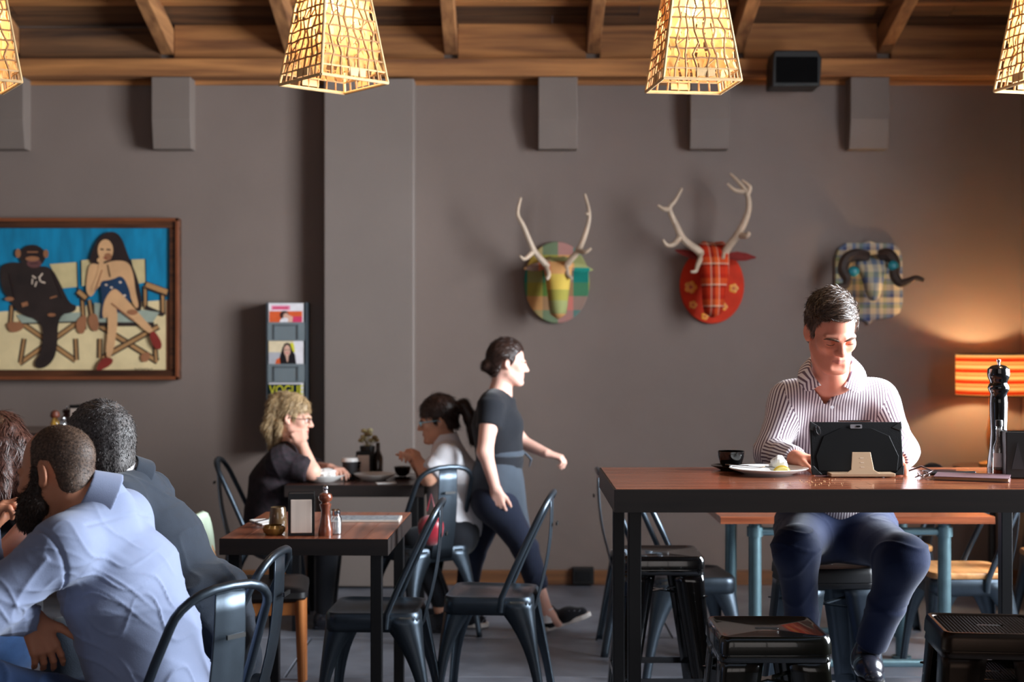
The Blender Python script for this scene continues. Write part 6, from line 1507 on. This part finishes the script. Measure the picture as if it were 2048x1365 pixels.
hair_obj('hair', G, .0045, H_wave, t, lambda p, n: np.tile(Hl.R @ vec(0, 0, -1), (len(p), 1))+.5*np.sin(p @ vec(60, 40, 90))[:, None]*np.tile(Hl.R @ vec(1, 0, 0), (len(p), 1)), 5000, .05, .0012, 8, disp=lambda V: .008*ridged(V, [(1, .6, .25), (.7, -.8, .3)], 42, 6, 1.2)-.003, lift=.0, curl=.2, jit=.12)
D = SDF(); torso(D, pel, chest, neckb+vec(0, 0, -.02), shl, shr, .006, cw=.15, cd=.11, shr_r=.055); D.cc(shr, shr*.5+elR*.5, .06, .055, .03); D.cc(shl, shl*.4+elL*.6, .06, .055, .03); D.rc(Hl.w(0, -.03, -.05), neckb, .052, .056, .006, '-')
sdf_obj('top', D, .008, C_black, t, (), 1, lambda V, N: .005*ridged(V, [(.3, 0, 1)], 18, 3))
kn = P(-70, 1170, 4.6); Tr = SDF(); Tr.rc(pel, pel+vec(0, 0, -.02), .15, .15, .05); Tr.rc(pel+vec(-.06, -.06, -.03), kn, .09, .075, .05); Tr.rc(kn, kn*vec(1, 1, 0)+vec(.1, 0, .1), .07, .05, .03)
sdf_obj('jeans', Tr, .01, C_jean, t)
b = MB()
for k in range(3): e_ = Hl.w(.03-.03*k, -.075, .105+.012*(k % 2)); b.tube([Hl.w(.028-.028*k, -.07, .085), e_], [.007, .003], 8)
b.bar(Hl.w(-.04, -.075, .09), Hl.w(.04, -.075, .09), .012, .008); b.build('hair_clip', M['chrome'], t)

# ================================================================== blonde woman at the wall table
t = person('blonde woman in a dark lace top resting her chin on her hand', (-1.28, 7.5, 0))
Hw = Head(P(586, 836, 7.47), (.985, -.06, -.10), (-.05, 0, 1), .96)
neckb = P(578, 892, 7.48); shr = P(560, 922, 7.30); shl = P(580, 918, 7.66); chest = P(558, 965, 7.48); pel = P(545, 1062, 7.48)
elR = P(624, 944, 7.28); wrR = P(605, 893, 7.34); elL = P(632, 938, 7.62); wrL = P(660, 938, 7.46)
B = SDF(); Hw.add(B); B.rc(Hw.w(0, -.03, -.05), neckb, .046, .05, .03); torso(B, pel, chest, neckb, shl, shr, -.012, cw=.16, cd=.12, shr_r=.05)
B.rc(shr, elR, .048, .042, .03); B.rc(elR, wrR, .041, .028, .02); B.rc(shl, elL, .048, .042, .03); B.rc(elL, wrL, .038, .028, .02)
hand(B, wrR, (-.42, .35, .84), (-.35, .9, -.2), 1, (1.2, 1.25, 1.3, 1.3), .03, (.75, .45, .3), s=.9); hand(B, wrL, (.7, -.7, 0), (0, 0, -1), 1, s=.9)
sdf_obj('body', B, .0065, [SK['blonde'], LIP], t, [(Hw.c-.14, Hw.c+.14, .0032)], 1, faces_mat=lipfaces(Hw)); eyes_brows(Hw, t, EW, EI, H_blonde)
G = SDF(); Hw.hair(G, [(.098, .045), (.095, .09), (.10, .17), (-.2, .17), (-.2, -.12), (-.05, -.12), (-.04, -.04), (-.03, .01), (.0, .02), (.012, -.02), (.03, -.015), (.04, .03), (.07, .04)], .011, .006, .012)
G.rc(Hw.w(0, -.06, .105), Hw.w(0, -.10, .085), .035, .04, .02)
for sx in (-.03, 0, .03): G.rc(Hw.w(sx, -.105, .06), Hw.w(sx*1.2, -.12, -.06), .036, .032, .02); G.rc(Hw.w(sx*1.2, -.12, -.06), Hw.w(sx*1.0, -.085, -.20), .032, .014, .02)
G.rc(Hw.w(.06, -.06, -.03), Hw.w(.055, -.05, -.19), .022, .009, .015)
fl_ = lambda p, n: np.tile(Hw.R @ vec(0, -.35, -1), (len(p), 1))
hair_obj('hair', G, .004, H_blonde, t, fl_, 6000, .035, .0011, 9, disp=lambda V: .006*ridged(V, [Hw.R @ vec(1, .8, .0), Hw.R @ vec(.8, -1, .0)], 85, 6, 1.2, .25)-.002, lift=.08, curl=.2, jit=.2)
D = SDF(); torso(D, pel, chest, neckb+vec(0, 0, -.025), shl, shr, .008, cw=.165, cd=.135, hipw=.18, hipd=.15, wd=.165, wdp=.135, shr_r=.058); D.rc(shr, shr*.35+elR*.65, .064, .062, .04); D.cc(shr*.5+elR*.5, shr*.12+elR*.88, .062, .056, .02); D.rc(shl, elL, .064, .056, .04); D.rc(Hw.w(0, -.03, -.05), neckb+vec(.01, 0, 0), .054, .062, .006, '-')
sdf_obj('lace_top', D, .0065, C_lace, t, (), 1, lambda V, N: .006*ridged(V, [(.4, .1, 1)], 22, 3))
def glasses(parent, H, mat, lensmat=None, rx=.021, rz=.0125, thick=.0018):
    g = MB()
    for sx in (-1, 1):
        cx_ = sx*.034; g.tube([H.w(cx_+rx*abs(math.cos(a))**.7*np.sign(math.cos(a)), .098-.25*abs(sx*cx_+rx*math.cos(a)*sx-.012)**1.0*.35, -.004+rz*abs(math.sin(a))**.7*np.sign(math.sin(a))) for a in np.linspace(0, 2*PI, 22)[:-1]], thick, 6, closed=True)
        g.tube([H.w(sx*.055, .088, .003), H.w(sx*.076, .05, .004), H.w(sx*.083, .0, .006), H.w(sx*.08, -.02, -.008)], thick, 6)
    g.tube([H.w(-.013, .1, -.001), H.w(0, .104, .002), H.w(.013, .1, -.001)], thick, 6)
    return g.build('glasses', mat, parent)
glasses(t, Hw, M['black'])
knee = P(660, 1070, 7.40); Tr = SDF(); Tr.rc(pel+vec(0, -.09, -.02), pel+vec(0, .09, -.02), .12, .12, .05)
for dy in (-.09, .09): Tr.rc(pel+vec(.02, dy, -.03), knee+vec(0, dy, 0), .09, .07, .05); Tr.rc(knee+vec(0, dy, 0), (knee[0]-.02, knee[1]+dy, .1), .065, .045, .03)
sdf_obj('trousers', Tr, .01, C_black, t)
for dy in (-.09, .09): shoe(t, (knee[0]-.07, knee[1]+dy, 0), (knee[0]+.17, knee[1]+dy, 0), C_shoe, C_shoe)

# ================================================================== dark-haired woman in white
t = person('woman with glasses, dark ponytail and white shirt facing left at the wall table', (-.32, 7.4, 0))
Hd = Head(P(876, 842, 7.38), (-.985, -.04, -.12), (.05, 0, 1), .95)
neckb = P(893, 893, 7.38); shl = P(893, 918, 7.20); shr = P(900, 912, 7.55); chest = P(912, 965, 7.38); pel = P(912, 1052, 7.34)
elL = P(856, 955, 7.16); wrL = P(838, 925, 7.36); elR = P(850, 950, 7.58); wrR = P(832, 928, 7.44)
B = SDF(); Hd.add(B); B.rc(Hd.w(0, -.03, -.05), neckb, .046, .05, .03); torso(B, pel, chest, neckb, shl, shr, -.012, cw=.16, cd=.11, shr_r=.05)
B.rc(shl, elL, .05, .044, .03); B.rc(elL, wrL, .042, .03, .02); B.rc(shr, elR, .05, .044, .03); B.rc(elR, wrR, .042, .03, .02)
hand(B, wrL, (-.3, .6, .6), (-.5, .3, -.5), 1, (.8, .9, 1, 1), .05, s=.9); hand(B, wrR, (-.3, -.6, .6), (-.5, -.3, -.5), -1, (.8, .9, 1, 1), .05, s=.9)
sdf_obj('body', B, .0065, [SK['white'], LIPS], t, [(Hd.c-.14, Hd.c+.14, .0032)], 1, faces_mat=lipfaces(Hd)); eyes_brows(Hd, t, EW, EI, H_black)
G = SDF(); Hd.hair(G, [(.105, .03), (.10, .09), (.11, .17), (-.2, .17), (-.2, -.05), (-.05, -.05), (-.04, -.02), (-.03, .01), (.0, .02), (.01, -.02), (.026, -.02), (.035, .03), (.07, .028)], .014, .012, .012)
pw = lambda a, c: Hd.w(0, a, c); G.rc(pw(-.10, .07), pw(-.145, .07), .022, .03, .01)
for sx in (-.015, .015): G.rc(Hd.w(sx, -.145, .07), Hd.w(sx, -.175, 0), .03, .034, .015); G.rc(Hd.w(sx, -.175, 0), Hd.w(sx, -.17, -.14), .032, .012, .015)
hair_obj('hair', G, .004, H_black, t, lambda p, n: np.tile(Hd.R @ vec(0, -.5, -1), (len(p), 1)), 4500, .035, .001, 10, disp=lambda V: .004*ridged(V, [Hd.R @ vec(1, .8, .0), Hd.R @ vec(.8, -1, .0)], 85, 6, 1.2, .25)-.002, lift=.06, curl=.2, jit=.2)
glasses(t, Hd, pm('pale_blue_spectacle_frame', rgb(140, 190, 206), .25, var=.05), thick=.0026)
D = SDF(); torso(D, pel+vec(0, 0, .02), chest, neckb+vec(0, 0, -.015), shl, shr, .01, cw=.165, cd=.13, hipw=.18, hipd=.14, wd=.17, wdp=.13, shr_r=.06); D.rc(shl, shl*.5+elL*.5, .068, .066, .04); D.cc(shl*.55+elL*.45, shl*.2+elL*.8, .066, .066, .02); D.rc(shr, shr*.3+elR*.7, .068, .064, .04); D.rc(Hd.w(0, -.03, -.05), neckb+vec(-.01, 0, 0), .054, .06, .006, '-')
sdf_obj('shirt', D, .0065, C_white, t, (), 1, lambda V, N: .010*ridged(V, [(.5, .2, 1), (1, .2, -.4)], 20, 13, 2.5)-.003)
nu = nrm(Hd.w(0, -.03, -.05)-neckb); collar(t, neckb, Hd.w(0, -.03, -.05), vec(-1, 0, -.2), .06, .053, C_white, .5, lo=0, hi=.75, flare=.012)
knee = P(830, 1080, 7.32); Tr = SDF(); Tr.rc(pel+vec(0, -.09, -.03), pel+vec(0, .09, -.03), .125, .125, .05)
for dy in (-.09, .09): Tr.rc(pel+vec(-.02, dy, -.03), knee+vec(0, dy, 0), .09, .07, .05); Tr.rc(knee+vec(0, dy, 0), (knee[0]+.13, knee[1]+dy, .16), .065, .045, .03)
sdf_obj('trousers', Tr, .01, C_black, t)
for dy in (-.09, .09):
    MB().tube([(knee[0]+.12, knee[1]+dy, .19), (knee[0]+.14, knee[1]+dy, .08)], [.036, .03], 12).build('ankle', SK['white'], t); shoe(t, (knee[0]+.19, knee[1]+dy, 0), (knee[0]-.05, knee[1]+dy, 0), C_snk, C_snk)

# ================================================================== walking woman
dw = 7.28
t = person('woman in black t-shirt, apron and capri leggings walking right across the cafe', P(1020, 1275, dw)*vec(1, 1, 0))
Hk = Head(P(1016, 727, dw), (.965, .12, -.06), (-.03, 0, 1), .94)
neckb = P(1000, 790, dw); shr = P(982, 808, dw-.155); shl = P(1000, 806, dw+.165); chest = P(994, 845, dw); waist = P(1000, 900, dw); pel = P(990, 985, dw)
elR = P(970, 905, dw-.22); wrR = P(991, 978, dw-.20); elL = P(1040, 883, dw+.2); wrL = P(1092, 907, dw+.1)
hpR = pel+vec(.0, -.085, -.03); hpL = pel+vec(-.01, .085, -.03)
knR = P(1048, 1092, dw-.09); anR = P(1092, 1225, dw-.07); knL = P(945, 1105, dw+.09); anL = P(926, 1232, dw+.08)
B = SDF(); Hk.add(B); B.rc(Hk.w(0, -.03, -.05), neckb, .047, .05, .03); torso(B, pel, chest, neckb, shl, shr, -.01, cw=.15, cd=.10, hipw=.165, hipd=.12, wd=.125, wdp=.095, waist=waist, shr_r=.048)
B.rc(shr, elR, .050, .040, .03); B.rc(elR, wrR, .038, .026, .02); B.rc(shl, elL, .05, .04, .03); B.rc(elL, wrL, .038, .026, .02)
hand(B, wrR, (.15, 0, -1), (.3, .95, 0), 1, (.5, .6, .7, .75), .06, (.8, .5, .3), .95); hand(B, wrL, (.95, -.1, -.25), (-.2, .1, -1), 1, (.7, .8, .85, .9), .05, (.8, .5, .3), .95)
B.rc(hpR, knR, .08, .05, .05); B.rc(knR, anR, .05, .033, .03); B.rc(hpL, knL, .08, .05, .05); B.rc(knL, anL, .05, .033, .03); B.rc(anR, anR+vec(.06, 0, -.05), .035, .03, .02); B.rc(anL, anL+vec(.06, 0, -.05), .035, .03, .02)
sdf_obj('body', B, .0062, [SK['walk'], LIP], t, [(Hk.c-.14, Hk.c+.14, .0032)], 1, faces_mat=lipfaces(Hk)); eyes_brows(Hk, t, EW, EI, H_black)
G = SDF(); Hk.hair(G, [(.085, .075), (.075, .11), (.09, .17), (-.2, .17), (-.2, -.07), (-.06, -.08), (-.045, -.03), (-.036, .012), (-.008, .022), (.006, -.01), (.022, .0), (.035, .045), (.062, .07)], .010, .008, .008)
G.el(Hk.w(0, -.112, -.02), vec(.04, .03, .038)*.95, Hk.R, .02)
hair_obj('hair', G, .0036, H_black, t, lambda p, n: np.tile(Hk.R @ vec(0, -1, -.45), (len(p), 1)), 3500, .03, .0009, 12, disp=lambda V: .003*ridged(V, [Hk.R @ vec(1, .2, .8)], 90, 6, 1.2)-.001, lift=.04, curl=.25, jit=.12)
D = SDF(); torso(D, waist+vec(0, 0, -.06), chest, neckb+vec(0, 0, -.03), shl, shr, .006, cw=.155, cd=.112, hipw=.145, hipd=.115, wd=.135, wdp=.105, shr_r=.054)
D.rc(chest+vec(.06, -.06, -.02), chest+vec(.06, .06, -.02), .06, .06, .04)
D.cc(shr, shr*.55+elR*.45, .062, .060, .03); D.cc(shl, shl*.5+elL*.5, .062, .060, .03); D.rc(Hk.w(0, -.03, -.05), neckb+vec(.012, 0, .01), .056, .066, .006, '-')
sdf_obj('t_shirt', D, .006, C_black, t, (), 1, lambda V, N: .006*ridged(V, [(.5, .1, 1), (-.3, .2, 1)], 24, 17, 2.5)-.001)
A = SDF(); sd = vec(0, 1., 0)
A.rc(waist+vec(-.0, 0, -.01), pel, .112, .135, .04, flat=(sd, .78)); A.rc(pel+vec(.01, 0, .02), P(1018, 1070, dw), .135, .115, .05, flat=(sd, .72)); A.slab(lambda X, Y, Z: Z-(waist[2]-.36)+.25*(X-pel[0])+0*Y, pel-.8, pel+vec(.8, .8, -.02), .01, '-'); A.slab(lambda X, Y, Z: (waist[2]+.015)-Z+0*X+0*Y, pel+vec(-.6, -.6, .1), pel+vec(.6, .6, .6), .01, '-')
sdf_obj('apron', A, .007, C_apron, t, (), 1, lambda V, N: .007*ridged(V, [(1, .1, .15)], 20, 19, 2.5))
b = MB(); b.tube([waist+vec(.118*math.cos(a), .15*math.sin(a), -.015) for a in np.linspace(0, 2*PI, 30)[:-1]], .009, 8, closed=True, flat=1.6); b.tube([waist+vec(.125, .02, -.015), waist+vec(.16, .02, -.05), waist+vec(.15, .03, -.09)], [.012, .014, .006], 8, flat=.5); b.build('apron_tie', C_apron, t)
Tr = SDF(); Tr.rc(hpR, hpL, .12, .12, .05); Tr.rc(hpR, knR, .1, .068, .05); Tr.cc(knR*1.03-hpR*.03, knR*.36+anR*.64, .066, .056, .03); Tr.rc(hpL, knL, .1, .068, .05); Tr.cc(knL*1.03-hpL*.03, knL*.45+anL*.55, .066, .058, .03)
sdf_obj('leggings', Tr, .0065, C_legg, t, (), 1, lambda V, N: .004*ridged(V, [(.3, .1, 1)], 40, 23, 2.5)*(V[:, 2] < knR[2]+.1))
def sneaker(heel, toe, up=(0, 0, 1)):
    o = shoe(t, heel, toe, C_snk, C_sole, up=up, solet=.024, name='sneaker')
    d = nrm(np.subtract(toe, heel)); b = MB()
    for k in range(3): q = np.asarray(heel)+d*(.11+.03*k)+vec(0, -.037+.004*k, .062-.008*k); b.bar(q+vec(-.012, 0, -.02), q+vec(.012, 0, .015), .006, .004)
    b.build('side_stripe', pm('grey_stripe', rgb(120, 124, 136), .6), o, smooth=False)
zf = 0.0
sneaker(P(903, 1272, dw+.08)*vec(1, 1, 0)+vec(0, 0, .002), P(975, 1276, dw+.06)*vec(1, 1, 0)+vec(.01, 0, .002))
hl = P(1092, 1272, dw-.05); sneaker((hl[0], hl[1], .004), (hl[0]+.235, hl[1]-.01, .085), (-.3, 0, 1))
for an_, kn_ in ((anR, knR), (anL, knL)): MB().tube([an_+vec(0, 0, .02), an_+vec(.005, 0, -.05)], [.037, .04], 12).build('sock', C_white, t)
